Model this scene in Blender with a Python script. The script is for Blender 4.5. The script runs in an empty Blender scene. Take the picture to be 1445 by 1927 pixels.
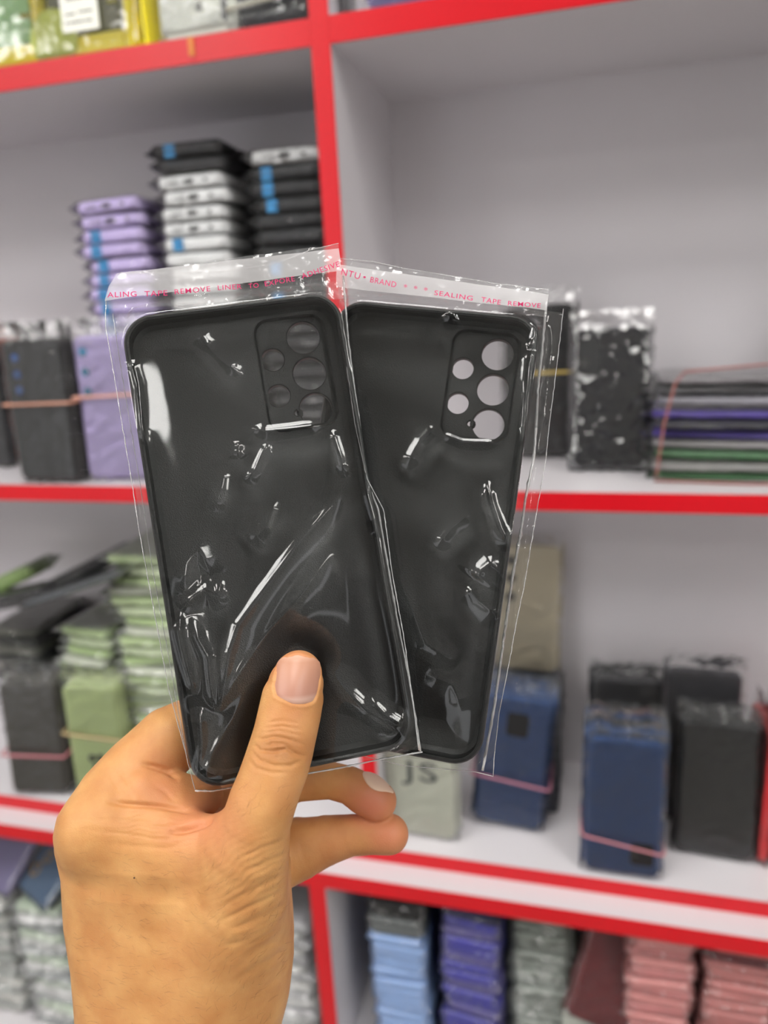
import bpy, bmesh, math, random
import numpy as np
from mathutils import Vector, Matrix, noise
from mathutils.bvhtree import BVHTree

# ------------------------------------------------------------------ camera, world, lights, exposure
SC = bpy.context.scene
COL = SC.collection
CH = 1.55                                   # height of the lens above the shop floor
FPX = 1380.0
CX, CY = 722.5, 963.5
RW = Matrix(((0.96765184, -0.02058102, 0.25144847),
             (0.24695046, 0.28122114, -0.92732418),
             (-0.05162735, 0.95942227, 0.27720665)))      # camera axes -> room axes
camd = bpy.data.cameras.new('camera')
cam = bpy.data.objects.new('camera', camd)
COL.objects.link(cam)
CAMM = Matrix.Translation((0, 0, CH)) @ RW.to_4x4()
cam.matrix_world = CAMM
camd.sensor_fit = 'VERTICAL'
camd.sensor_height = 36.0
camd.sensor_width = 27.0
camd.lens = FPX / 1927.0 * 36.0
camd.clip_start = 0.01
camd.dof.use_dof = True
camd.dof.focus_distance = 0.252
camd.dof.aperture_fstop = 7.0
SC.camera = cam

SC.view_settings.view_transform = 'Standard'
SC.view_settings.look = 'None'
SC.view_settings.gamma = 1
SC.view_settings.exposure = 0.08
SC.cycles.transparent_max_bounces = 32
SC.cycles.max_bounces = 8
SC.cycles.sample_clamp_indirect = 6
w = bpy.data.worlds.new('world')
SC.world = w
w.use_nodes = True
w.node_tree.nodes['Background'].inputs[0].default_value = (0.96, 0.97, 1, 1)
w.node_tree.nodes['Background'].inputs[1].default_value = 1.5
LAMP = 15.0
LAMPS = [(-1.6, -0.3), (-0.1, -0.3), (1.4, -0.3), (-1.3, -1.15), (1.5, -1.15), (-2.5, -1.6), (-2.0, -2.6), (2.5, -1.6), (2.5, -2.6)]  # unseen ceiling lamps; those far to the sides added to light shelf fronts
CEIL = 2.95

random.seed(4)

# ------------------------------------------------------------------ projection helpers (photo pixel -> place)
def ray(px, py):
    return (RW @ Vector((px - CX, -(py - CY), -FPX))).normalized()
def atY(px, py, Y):
    r = ray(px, py); p = r * (Y / r.y); return Vector((p.x, p.y, p.z + CH))
def atZ(px, py, z):
    r = ray(px, py); p = r * ((z - CH) / r.z); return Vector((p.x, p.y, z))
def cpt(px, py, Z):                          # camera-frame point
    return Vector(((px - CX) / FPX * Z, -(py - CY) / FPX * Z, -Z))

# ------------------------------------------------------------------ object helpers
def tag(o, label=None, cat=None, group=None, kind=None):
    if label: o['label'] = label
    if cat: o['category'] = cat
    if group: o['group'] = group
    if kind: o['kind'] = kind
    return o
def link(name, me, mat=None, parent=None, loc=None, mw=None):
    o = bpy.data.objects.new(name, me)
    COL.objects.link(o)
    if mat is not None:
        if len(me.materials) == 0: me.materials.append(mat)
        else:
            o.material_slots[0].link = 'OBJECT'; o.material_slots[0].material = mat
    if parent is not None: o.parent = parent
    if loc is not None: o.location = loc
    if mw is not None: o.matrix_world = mw
    return o
def empty(name, loc=(0, 0, 0), rot=(0, 0, 0), parent=None):
    o = bpy.data.objects.new(name, None)
    o.empty_display_size = 0.02
    COL.objects.link(o)
    o.location = loc; o.rotation_euler = rot
    if parent: o.parent = parent
    return o
def mesh(name, vs, fs, smooth=False):
    me = bpy.data.meshes.new(name)
    me.from_pydata([tuple(v) for v in vs], [], fs)
    me.update()
    if smooth:
        me.polygons.foreach_set('use_smooth', [True] * len(me.polygons))
    return me
def box_me(name, x0, x1, y0, y1, z0, z1, bev=0.0):
    bm = bmesh.new()
    bmesh.ops.create_cube(bm, size=1)
    for v in bm.verts:
        v.co = Vector(((x0 + x1) / 2 + v.co.x * (x1 - x0), (y0 + y1) / 2 + v.co.y * (y1 - y0), (z0 + z1) / 2 + v.co.z * (z1 - z0)))
    if bev > 0:
        bmesh.ops.bevel(bm, geom=bm.edges[:], offset=bev, segments=2, affect='EDGES')
    me = bpy.data.meshes.new(name); bm.to_mesh(me); bm.free()
    return me
def tube_me(name, pts, r, seg=8, closed=False, flat=1.0):
    pts = [Vector(p) for p in pts]
    n = len(pts); vs = []; fs = []
    prev = None
    for i, p in enumerate(pts):
        a = pts[(i - 1) % n] if (closed or i > 0) else p
        b = pts[(i + 1) % n] if (closed or i < n - 1) else p
        t = (b - a).normalized()
        if prev is None:
            up = Vector((0, 0, 1)) if abs(t.z) < 0.9 else Vector((1, 0, 0))
            s = t.cross(up).normalized()
        else:
            s = (prev - t * prev.dot(t)).normalized()
        prev = s
        q = s.cross(t).normalized()
        rr = r[i] if isinstance(r, (list, tuple)) else r
        for k in range(seg):
            an = 2 * math.pi * k / seg
            vs.append(p + s * (math.cos(an) * rr) + q * (math.sin(an) * rr * flat))
    m = n if closed else n - 1
    for i in range(m):
        for k in range(seg):
            j = (i + 1) % n
            fs.append((i * seg + k, i * seg + (k + 1) % seg, j * seg + (k + 1) % seg, j * seg + k))
    if not closed:
        fs.append(tuple(range(seg))[::-1]); fs.append(tuple((n - 1) * seg + k for k in range(seg)))
    return mesh(name, vs, fs, True)
def rrect(w, h, r, n=6):
    pts = []
    for cx, cy, a0 in ((w / 2 - r, h / 2 - r, 0), (-w / 2 + r, h / 2 - r, 90), (-w / 2 + r, -h / 2 + r, 180), (w / 2 - r, -h / 2 + r, 270)):
        for k in range(n + 1):
            a = math.radians(a0 + 90 * k / n)
            pts.append((cx + r * math.cos(a), cy + r * math.sin(a)))
    return pts
def s2l(c):
    return tuple((x / 255 / 12.92) if x / 255 <= 0.04045 else ((x / 255 + 0.055) / 1.055) ** 2.4 for x in c)

# ------------------------------------------------------------------ materials
def nt(name):
    m = bpy.data.materials.new(name); m.use_nodes = True
    t = m.node_tree
    return m, t, t.nodes['Principled BSDF'], t.nodes['Material Output']
def plain(name, rgb, rough=0.5, spec=0.5, bump=0.0, bscale=400, var=0.06, vscale=20, coat=0.0, metal=0.0):
    m, t, b, o = nt(name)
    N = t.nodes; L = t.links
    tc = N.new('ShaderNodeTexCoord')
    no = N.new('ShaderNodeTexNoise'); no.inputs['Scale'].default_value = vscale; no.inputs['Detail'].default_value = 3
    L.new(tc.outputs['Object'], no.inputs['Vector'])
    mp = N.new('ShaderNodeMapRange')
    mp.inputs['From Min'].default_value = 0.3; mp.inputs['From Max'].default_value = 0.7
    mp.inputs['To Min'].default_value = 1 - var; mp.inputs['To Max'].default_value = 1 + var
    L.new(no.outputs['Fac'], mp.inputs['Value'])
    mx = N.new('ShaderNodeVectorMath'); mx.operation = 'SCALE'
    mx.inputs[0].default_value = s2l(rgb)
    L.new(mp.outputs[0], mx.inputs['Scale'])
    L.new(mx.outputs[0], b.inputs['Base Color'])
    b.inputs['Roughness'].default_value = rough
    b.inputs['Specular IOR Level'].default_value = spec
    b.inputs['Metallic'].default_value = metal
    b.inputs['Coat Weight'].default_value = coat
    b.inputs['Coat Roughness'].default_value = 0.05
    if bump > 0:
        n2 = N.new('ShaderNodeTexNoise'); n2.inputs['Scale'].default_value = bscale; n2.inputs['Detail'].default_value = 2
        L.new(tc.outputs['Object'], n2.inputs['Vector'])
        bp = N.new('ShaderNodeBump'); bp.inputs['Strength'].default_value = bump; bp.inputs['Distance'].default_value = 0.0004
        L.new(n2.outputs['Fac'], bp.inputs['Height']); L.new(bp.outputs[0], b.inputs['Normal'])
    return m
def film(name, haze=0.03, rough=0.06, bscale=60, bdist=0.002, refl=2.0, tint=(1, 1, 1), hazecol=(0.85, 0.86, 0.86)):
    m = bpy.data.materials.new(name); m.use_nodes = True
    t = m.node_tree; N = t.nodes; L = t.links
    N.remove(N['Principled BSDF']); out = N['Material Output']
    tc = N.new('ShaderNodeTexCoord')
    no = N.new('ShaderNodeTexNoise'); no.inputs['Scale'].default_value = bscale; no.inputs['Detail'].default_value = 2
    no.inputs['Distortion'].default_value = 0.4
    L.new(tc.outputs['Object'], no.inputs['Vector'])
    bp = N.new('ShaderNodeBump'); bp.inputs['Strength'].default_value = 1; bp.inputs['Distance'].default_value = bdist
    L.new(no.outputs['Fac'], bp.inputs['Height'])
    fr = N.new('ShaderNodeFresnel'); fr.inputs['IOR'].default_value = 1.45
    L.new(bp.outputs[0], fr.inputs['Normal'])
    mu = N.new('ShaderNodeMath'); mu.operation = 'MULTIPLY'; mu.use_clamp = True; mu.inputs[1].default_value = refl
    L.new(fr.outputs[0], mu.inputs[0])
    tr = N.new('ShaderNodeBsdfTransparent'); tr.inputs[0].default_value = (*tint, 1)
    gl = N.new('ShaderNodeBsdfGlossy'); gl.inputs['Roughness'].default_value = rough
    L.new(bp.outputs[0], gl.inputs['Normal'])
    m1 = N.new('ShaderNodeMixShader'); L.new(mu.outputs[0], m1.inputs[0]); L.new(tr.outputs[0], m1.inputs[1]); L.new(gl.outputs[0], m1.inputs[2])
    df = N.new('ShaderNodeBsdfDiffuse'); df.inputs[0].default_value = (*hazecol, 1)
    m2 = N.new('ShaderNodeMixShader'); m2.inputs[0].default_value = haze
    L.new(m1.outputs[0], m2.inputs[1]); L.new(df.outputs[0], m2.inputs[2])
    L.new(m2.outputs[0], out.inputs[0])
    return m

M_white = plain('white_laminate', (217, 213, 217), 0.28, 0.5, var=0.02, vscale=3)
M_red = plain('red_edging', (208, 6, 26), 0.3, 0.5, var=0.05, vscale=8)
M_wall = plain('wall_paint', (196, 194, 192), 0.8, var=0.03, vscale=2)
M_dark = plain('dark_wood', (52, 34, 26), 0.45, var=0.25, vscale=6)
M_floor = plain('floor_tile', (150, 145, 138), 0.3, var=0.08, vscale=3)
M_ceil = plain('ceiling_paint', (225, 225, 222), 0.85, var=0.02)
M_case = plain('matte_black_rubber', (31, 35, 34), 0.45, 0.7, bump=0.5, bscale=2600, var=0.06, vscale=60)
M_film = film('clear_film', 0.003, 0.085, 30, 0.0003, 1.6)
M_flap = film('flap_film', 0.10, 0.10, 90, 0.0016, 2.2)
M_strip = film('adhesive_strip_film', 0.34, 0.25, 70, 0.001, 1.5, hazecol=(0.86, 0.84, 0.85))
M_seam = film('seam_film', 0.30, 0.10, 300, 0.003, 3.2)
M_glint = film('glittering_wrapper_film', 0.01, 0.06, 48, 0.0042, 2.6)
M_ink = plain('magenta_ink', (196, 14, 92), 0.5, var=0.02)
M_wrap = film('wrapper_film', 0.02, 0.06, 80, 0.0028, 1.3)
M_wraph = film('hazy_wrapper_film', 0.13, 0.07, 80, 0.0018, 2.0)
M_wrapy = film('yellow_wrapper_film', 0.04, 0.1, 30, 0.0012, 2.0, hazecol=(0.9, 0.86, 0.05))

# ------------------------------------------------------------------ the room
def struct(name, me, mat):
    return tag(link(name, me, mat), kind='structure')
X0, X1, Y0, Y1 = -3.2, 3.2, -3.2, 0.94
struct('floor', box_me('floor', X0, X1, Y0, Y1, -0.1, 0), M_floor)
struct('ceiling', box_me('ceiling', X0, X1, Y0, Y1, CEIL, CEIL + 0.1), M_ceil)
struct('wall_front', box_me('wall_front', X0, X1, Y1, Y1 + 0.1, 0, CEIL), M_wall)
OPEN = [(-3.0, -2.1), (-1.75, -0.95), (0.82, 1.02), (2.2, 3.0)]        # shop front openings behind the camera; outermost pair added for fill light
bm = bmesh.new()
def _blk(bm, x0, x1, y0, y1, z0, z1):
    r_ = bmesh.ops.create_cube(bm, size=1)
    for v in r_['verts']: v.co = Vector(((x0 + x1) / 2 + v.co.x * (x1 - x0), (y0 + y1) / 2 + v.co.y * (y1 - y0), (z0 + z1) / 2 + v.co.z * (z1 - z0)))
_x = X0
for a_, b_ in OPEN + [(X1, X1)]:
    _blk(bm, _x, a_, Y0 - 0.1, Y0, 0, 2.42); _x = b_
_blk(bm, X0, X1, Y0 - 0.1, Y0, 2.42, CEIL)
me = bpy.data.meshes.new('wall_back'); bm.to_mesh(me); bm.free()
struct('wall_back', me, M_wall)
struct('wall_left', box_me('wall_left', X0 - 0.1, X0, Y0, Y1, 0, CEIL), M_wall)
struct('wall_right', box_me('wall_right', X1, X1 + 0.1, Y0, Y1, 0, CEIL), M_wall)
struct('dark_blocker_1', box_me('dark_blocker_1', -0.95, 0.82, Y0, Y0 + 0.04, 0, 2.4, 0.004), M_dark)  # unseen dark panels, added so the held cases and films reflect dark
struct('dark_blocker_2', box_me('dark_blocker_2', 1.02, 2.2, Y0, Y0 + 0.04, 0, 2.4, 0.004), M_dark)
M_lamp = bpy.data.materials.new('lamp_diffuser'); M_lamp.use_nodes = True
_b = M_lamp.node_tree.nodes['Principled BSDF']
_b.inputs['Emission Color'].default_value = (1, 0.985, 0.95, 1)
_b.inputs['Emission Strength'].default_value = LAMP
M_lframe = plain('lamp_frame', (235, 235, 235), 0.4)
for i, (x, y) in enumerate(LAMPS):
    e = empty('ceiling_light', (x, y, CEIL))
    tag(e, 'square white recessed panel lamp on the shop ceiling, out of the picture', 'ceiling light', 'panel lamps on the ceiling')
    fr = bmesh.new()
    for a in ((-.31, .31, -.31, -.29), (-.31, .31, .29, .31), (-.31, -.29, -.29, .29), (.29, .31, -.29, .29)):
        r = bmesh.ops.create_cube(fr, size=1)
        for v in r['verts']:
            v.co = Vector(((a[0] + a[1]) / 2 + v.co.x * (a[1] - a[0]), (a[2] + a[3]) / 2 + v.co.y * (a[3] - a[2]), -0.012 + v.co.z * 0.02))
    me = bpy.data.meshes.new('lamp_frame'); fr.to_mesh(me); fr.free()
    link('frame', me, M_lframe, e)
    link('diffuser', box_me('diffuser', -.29, .29, -.29, .29, -0.014, -0.008), M_lamp, e)

# ------------------------------------------------------------------ shelving
YF, YB, YBASE = 0.70, 0.914, 0.668
Z_TOP0, Z_TOP1 = CH + 0.2185, CH + 0.2395       # top board
Z_MID0, Z_MID1 = CH - 0.204, CH - 0.186
Z_LOW0, Z_LOW1 = CH - 0.648, CH - 0.630
XL, XD0, XD1, XR = -1.05, -0.2335, -0.2155, 0.60
XB0, XB1 = -0.299, -0.279
def board(parent, name, x0, x1, y0, y1, z0, z1, edge='x', ew=0.001):
    o = link(name, box_me(name, x0, x1, y0 + 0.0012, y1, z0, z1), M_white, parent)
    e = link('edge_strip', box_me('edge_strip', x0, x1, y0 - 0.0008, y0 + 0.0012, z0 - 0.0004, z1 + 0.0004, 0.0004), M_red, o)
    e['label'] = 'glossy red front edging'
    return o
up = empty('wall_shelf_unit', ((XL + XR) / 2, YB, Z_LOW0))
tag(up, 'white laminate open shelf unit with red front edges standing on the base cabinet', 'shelf unit')
up.location = (0, 0, 0)
ZT = CH + 0.66
board(up, 'side_panel', XL - 0.018, XL, YF, YB, Z_LOW0, ZT)
board(up, 'side_panel', XR, XR + 0.018, YF, YB, Z_LOW0, ZT)
board(up, 'divider', XD0, XD1, YF, YB, Z_LOW1, ZT)
board(up, 'bottom_board', XL, XR, YF, YB, Z_LOW0, Z_LOW1)
for a, b in ((XL, XD0), (XD1, XR)):
    board(up, 'shelf_board', a, b, YF, YB, Z_MID0, Z_MID1)
    board(up, 'shelf_board', a, b, YF, YB, Z_TOP0, Z_TOP1)
    board(up, 'top_board', a, b, YF, YB, ZT - 0.018, ZT)
link('back_panel', box_me('back_panel', XL, XR, YB, YB + 0.012, Z_LOW0, ZT), M_white, up)
tm = link('tape_scrap', box_me('tape_scrap', 0, 0.006, -0.0022, -0.0010, 0, 0.0155, 0.0004), plain('amber_tape', (214, 120, 30), 0.3), up)
p = atY(363, 104, YF); tm.location = (p.x - 0.003, YF, p.z - 0.001)
tm['label'] = 'scrap of amber tape on the red edge'

bc = empty('base_cabinet', (0, 0, 0))
tag(bc, 'white base cabinet with red edges under the shelf unit, its ledge sticking out', 'cabinet')
ZB1 = Z_LOW0 - 0.0005; ZB0 = ZB1 - 0.020
SH_R, SH_L = CH - 0.965, CH - 1.03
board(bc, 'top_board', XL - 0.05, XR + 0.05, YBASE, YB, ZB0, ZB1)
board(bc, 'divider', XB0, XB1, YBASE, YB, 0.08, ZB0)
board(bc, 'side_panel', XL - 0.05, XL - 0.032, YBASE, YB, 0.0, ZB0)
board(bc, 'side_panel', XR + 0.032, XR + 0.05, YBASE, YB, 0.0, ZB0)
board(bc, 'shelf_board', XB1, XR + 0.032, YBASE, YB, SH_R - 0.018, SH_R)
board(bc, 'shelf_board', XL - 0.032, XB0, YBASE, YB, SH_L - 0.018, SH_L)
board(bc, 'bottom_board', XL - 0.032, XR + 0.032, YBASE, YB, 0.06, 0.08)
link('back_panel', box_me('back_panel', XL - 0.05, XR + 0.05, YB, YB + 0.012, 0.0, ZB1), M_white, bc)
link('plinth', box_me('plinth', XL - 0.03, XR + 0.03, YBASE + 0.03, YB, 0, 0.06), M_dark, bc)

# ------------------------------------------------------------------ stock: bagged phone cases
CW, CHH, CT = 0.0755, 0.160, 0.0105
def slab_me(name, w, h, t, r, bev=0.0025, z0=0.0):
    """rounded phone-case shell standing on z=0, its back towards -Y, with a raised rim"""
    prof = [(-t / 2, bev), (-t / 2 + bev * 0.4, bev * 0.35), (-t / 2 + bev, 0), (t / 2 - bev * 0.6, 0), (t / 2, bev * 0.5), (t / 2, bev * 0.9), (t / 2 - 0.002, bev * 0.9 + 0.0003)]
    vs = []; fs = []; n = 0
    for y, ins in prof:
        ring = rrect(w - 2 * ins, h - 2 * ins, max(r - ins, 0.001))
        n = len(ring)
        vs += [(x, y, z + h / 2 + z0) for x, z in ring]
    for i in range(len(prof) - 1):
        for k in range(n):
            fs.append((i * n + k, i * n + (k + 1) % n, (i + 1) * n + (k + 1) % n, (i + 1) * n + k))
    fs.append(tuple(range(n))[::-1]); m = (len(prof) - 1) * n
    fs.append(tuple(m + k for k in range(n)))
    return mesh(name, vs, fs)
def wrap_me(name, w, h, t, seed, amp=0.0016, topflap=0.016, side=0.004, botflap=0.004):
    """crumpled clear bag around a case: front and back sheets meeting in side seams and a crinkled flap"""
    nx, nz = 22, 40; vs = []; fs = []
    W2 = w / 2 + side; Hb = -botflap; Ht = h + topflap
    for s in (-1, 1):
        for j in range(nz + 1):
            for i in range(nx + 1):
                u = -1 + 2 * i / nx; v = j / nz
                x = u * W2; z = Hb + (Ht - Hb) * v
                ex = max(0, (abs(x) - w / 2 + 0.002) / (side + 0.002)); ez = max(0, (z - h) / topflap) if z > h else max(0, -z / max(botflap, 1e-4))
                fall = max(0.0, 1 - max(ex, min(1, ez * 1.2)))
                nn = noise.noise(Vector((x * 55, z * 55, seed * 7.3 + s * 3.1)))
                n2 = noise.noise(Vector((x * 140, z * 140, seed * 3.3 + s)))
                y = s * (t / 2 + 0.0007) * fall + s * abs(nn) * amp * (0.4 + 0.6 * fall) + n2 * amp * 0.6 * (1 if fall < .9 else .15)
                e = 1 - fall
                y += e * 0.004 * noise.noise(Vector((x * 60, z * 30, seed * 1.7)))
                zz = z + (n2 * 0.003 if ez > 0.2 else 0); xx = x + (nn * 0.002 if ex > 0.3 else 0)
                vs.append((xx, y, zz))
    B = (nx + 1) * (nz + 1)
    for s in range(2):
        for j in range(nz):
            for i in range(nx):
                a = s * B + j * (nx + 1) + i
                q = (a, a + 1, a + nx + 2, a + nx + 1)
                fs.append(q if s == 0 else q[::-1])
    return mesh(name, vs, fs, True)
SLAB = {}
def slab(w=CW, h=CHH, t=CT, r=0.009):
    k = (round(w, 4), round(h, 4), round(t, 4), round(r, 4))
    if k not in SLAB: SLAB[k] = slab_me('phone_case', *k)
    return SLAB[k]
WRAP = {}
def wrap(seed, kind='stack', w=CW, h=CHH, t=CT):
    k = (seed, kind, round(w, 4), round(h, 4), round(t, 4))
    if k not in WRAP:
        if kind == 'stack': WRAP[k] = wrap_me('wrapper', w, h, t, seed, 0.0011, 0.010, 0.007, 0.007)
        elif kind == 'tight': WRAP[k] = wrap_me('wrapper', w, h, t, seed, 0.0005, 0.008, 0.0025, 0.0012)
        elif kind == 'fluffy': WRAP[k] = wrap_me('wrapper', w, h, t, seed, 0.0008, 0.012, 0.009, 0.003)
        else: WRAP[k] = wrap_me('wrapper', w, h, t, seed, 0.0010, 0.020, 0.005, 0.003)
    return WRAP[k]
CM = {}
def cmat(rgb, rough=0.42, spec=0.5):
    k = (rgb, rough)
    if k not in CM: CM[k] = plain('plastic_%d_%d_%d' % rgb, rgb, rough, spec, var=0.05, vscale=14)
    return CM[k]
def ports_me():
    bm = bmesh.new()
    def blk(x0, x1, y0, y1):
        r = bmesh.ops.create_cube(bm, size=1)
        for v in r['verts']:
            v.co = Vector(((x0 + x1) / 2 + v.co.x * (x1 - x0), (y0 + y1) / 2 + v.co.y * (y1 - y0), 0.0002 + v.co.z * 0.0012))
    blk(-0.0055, 0.0055, -0.0022, 0.0018)
    for k in range(5): blk(-0.024 + k * 0.0028, -0.0225 + k * 0.0028, -0.001, 0.001)
    blk(0.018, 0.022, -0.0014, 0.0012)
    me = bpy.data.meshes.new('port_cutouts'); bm.to_mesh(me); bm.free(); return me
PORTS = ports_me()
M_blackhole = plain('cutout_black', (12, 12, 14), 0.6)
M_tapeb = plain('blue_tape', (58, 140, 196), 0.35)
TAPE = box_me('blue_tape', -0.0085, 0.0085, -0.0062, -0.0052, 0.0, 0.05, 0.0003)
TAPE_END = box_me('blue_tape', -0.006, 0.006, -0.0060, 0.0060, -0.0014, -0.0006, 0.0003)
def lens_me(spots):
    bm = bmesh.new()
    for x, z, r in spots:
        res = bmesh.ops.create_cone(bm, cap_ends=True, segments=24, radius1=r, radius2=r * 0.92, depth=0.0012)
        rot = Matrix.Rotation(math.pi / 2, 4, 'X')
        for v in res['verts']: v.co = rot @ v.co + Vector((x, -CT / 2 - 0.0002, z))
    me = bpy.data.meshes.new('camera_holes'); bm.to_mesh(me); bm.free(); return me
def window_me(x, z, w, h, r=0.004, y=-CT / 2, lift=0.0012):
    ring = rrect(w, h, r, 4); n = len(ring)
    vs = [(a + x, y + 0.0008, b + z) for a, b in ring] + [(a * 0.96 + x, y - lift, b * 0.96 + z) for a, b in ring]
    fs = [(k, (k + 1) % n, n + (k + 1) % n, n + k) for k in range(n)] + [tuple(n + k for k in range(n))]
    return mesh('camera_window', vs, fs)

def pack(rgb, label, group=None, loc=(0, 0, 0), rot=(0, 0, 0), seed=0, kind='stack', ports=False, tape=False, w=CW, h=CHH, t=CT, rough=0.42,
         wrapmat=None, extra=(), name='bagged_phone_case', r=0.009, wrapped=True):
    e = empty(name, loc, rot)
    tag(e, label, 'phone case', group)
    c = link('phone_case' if wrapped else 'case_shell', slab(w, h, t, r), None, e)
    m = slab(w, h, t, r)
    if len(m.materials) == 0: m.materials.append(M_blackhole)
    c.material_slots[0].link = 'OBJECT'; c.material_slots[0].material = cmat(rgb, rough)
    if ports: link('port_cutouts', PORTS, M_blackhole if len(PORTS.materials) == 0 else None, c)
    if tape:
        me = TAPE_END if tape == 'end' else TAPE
        o = link('blue_tape', me, M_tapeb if len(me.materials) == 0 else None, e); o.location = (-0.018, 0, 0)
        o['label'] = 'strip of blue tape'
    for nm, me, mt, lb in extra:
        o = link(nm, me, mt if len(me.materials) == 0 else None, c)
        if lb: o['label'] = lb
    if wrapped:
        wm = wrap(seed % 4, kind, w, h, t)
        o = link('wrapper', wm, None, e)
        if len(wm.materials) == 0: wm.materials.append(M_wrap)
        if wrapmat is not None:
            o.material_slots[0].link = 'OBJECT'; o.material_slots[0].material = wrapmat
    return e
ORD = 'topmost second third fourth fifth sixth seventh eighth ninth tenth eleventh twelfth thirteenth fourteenth fifteenth sixteenth seventeenth eighteenth nineteenth twentieth twenty-first twenty-second twenty-third twenty-fourth twenty-fifth'.split()
def stack(n, x, y, z0, pitch, colf, labf, group, rz=0.0, jit=0.05, jx=0.003, ports=None, tape=None, tilt=0.0, h=CHH, t=0.0128):
    """n bagged cases lying flat, short end to the viewer; colf(i) with i = 0 at the top"""
    for i in range(n):
        k = n - 1 - i
        nm, rgb = colf(i)
        lab = labf(nm, 'topmost' if i == 0 else ORD[i] + ' from the top')
        tl = tilt * (k / n) + random.uniform(-0.012, 0.012)
        pack(rgb, lab, group, (x + random.uniform(-jx, jx), y + random.uniform(0, 0.004), z0 + pitch * (k + 0.5)),
             (-math.pi / 2, tl, rz + random.uniform(-jit, jit)), seed=i * 3 + int(abs(x) * 100), kind='fluffy', ports=bool(ports and ports(i)),
             tape=(tape(i) if tape else False), h=h, t=t)

def band(label, cx, cy, w, d, zl, zr, rz=0.0, rgb=(216, 150, 130), r=0.0017, front_bend=None, group='rubber bands round the bundles', lean=0.0):
    pts = []
    ring = rrect(w + 2 * r, d + 2 * r, 0.004, 3)
    for a, b in ring:
        t = (a / w) + 0.5
        z = zl + (zr - zl) * t
        if front_bend is not None and b < 0: z = z - front_bend * max(0, 1 - abs(t - 0.55) / 0.5)
        pts.append((a, b, z))
    # extra points along the front
    o = link('rubber_band', tube_me('rubber_band', pts, r, 6, True), cmat(rgb, 0.5))
    o.location = (cx, cy, 0); o.rotation_euler = (0, 0, rz)
    return tag(o, label, 'rubber band', group)

LIL, WHT, BLK, GRN = (214, 198, 244), (240, 241, 242), (46, 46, 50), (168, 200, 122)
ZM, ZLo = Z_MID1, Z_LOW1
SPIT = 0.0154
# three flat stacks in the upper left compartment
def c_lil(i): return ('lilac', LIL)
def c_wht(i): return ('black', BLK) if i < 2 else ('white', WHT)
def c_blk(i): return ('white', WHT) if i == 0 else ('black', (40, 41, 44))
stack(20, -0.498, 0.757, ZM, SPIT, c_lil, lambda c, o: f'{c} bagged phone case, {o} of the all lilac stack', 'lilac cases stacked flat', rz=0.06,
      ports=lambda i: i < 2, tape=lambda i: 'end' if i > 1 else False, tilt=-0.03)
stack(23, -0.396, 0.755, ZM, SPIT, c_wht, lambda c, o: f'{c} bagged phone case, {o} of the white stack beside the lilac', 'white cases stacked flat', rz=0.03,
      ports=lambda i: 2 <= i < 6, tape=lambda i: 'end' if i in (0, 6) else False)
stack(22, -0.290, 0.757, ZM, SPIT, c_blk, lambda c, o: f'{c} bagged phone case, {o} of the all black stack', 'black cases stacked flat', rz=0.0,
      ports=lambda i: i == 0, tape=lambda i: 'end' if i in (1, 2, 3, 7, 9) else False)

def bundle(n, x, y, z, lean, roll, rz, rgb, label, group, pitch=0.0125, w=CW, h=CHH, extra=(), rough=0.42, seeds=0, wrapmat=None, colors=None, kind='stand', behind=None):
    d = Vector((-math.sin(rz), math.cos(rz), 0))
    R = Matrix.Rotation(rz, 3, 'Z') @ Matrix.Rotation(-lean, 3, 'X') @ Matrix.Rotation(roll, 3, 'Y')
    for i in range(n):
        c = rgb if colors is None else colors[i]
        lab = label if i == 0 else (behind % ('one place' if i == 1 else ('two places' if i == 2 else 'three places')))
        loc = Vector((x, y, z + 0.0045 + abs(math.sin(roll)) * w / 2)) + d * (i * pitch / math.cos(lean))
        pack(c, lab, group, loc, R.to_euler(), seed=seeds + i, kind=kind, w=w, h=h, extra=(extra if i == 0 else ()), rough=rough, wrapmat=wrapmat)

# lilac bundle standing on the middle shelf
L3 = lens_me([(-0.026, 0.143, 0.0052), (-0.026, 0.121, 0.0052), (-0.026, 0.099, 0.0052)])
M_blu = plain('blue_lens', (36, 128, 172), 0.3)
pl_ = atZ(228, 905, ZM)
bundle(2, pl_.x, pl_.y + 0.003, ZM, 0.06, 0.0, 0.10, LIL, 'lilac bagged phone case standing with three blue camera circles, pink band round it', 'lilac cases standing',
       extra=(('camera_holes', L3, M_blu, 'blue camera circles'),), behind='lilac bagged phone case standing %s behind the one with blue circles')
band('pale pink rubber band round the standing lilac phone cases', pl_.x, pl_.y + 0.0135, 0.084, 0.031, ZM + 0.098, ZM + 0.100, 0.10, (226, 168, 150))
# grey-black bundle by the left edge
L3b = lens_me([(-0.022, 0.140, 0.0046), (-0.022, 0.122, 0.0046), (-0.022, 0.104, 0.0046)])
M_blu2 = plain('blue_dots', (66, 106, 178), 0.4)
pb = atZ(92, 912, ZM)
bundle(2, pb.x, pb.y + 0.008, ZM, 0.05, 0.0, 0.04, (38, 36, 38), 'dark grey bagged phone case standing with blue dots, tan band round it', 'dark grey cases standing',
       extra=(('camera_holes', L3b, M_blu2, 'blue camera dots'),), behind='dark grey bagged phone case standing %s behind the one with blue dots')
band('tan rubber band round the dark grey standing phone cases', pb.x, pb.y + 0.0185, 0.084, 0.031, ZM + 0.093, ZM + 0.094, 0.04, (206, 150, 128))
pe = atZ(-22, 880, ZM)
bundle(1, pe.x + 0.003, pe.y, ZM, 0.04, 0.0, 0.05, (36, 34, 38), 'black bagged phone case standing at the very left edge of the middle shelf', 'cases by the left edge', behind='%s')
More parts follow.
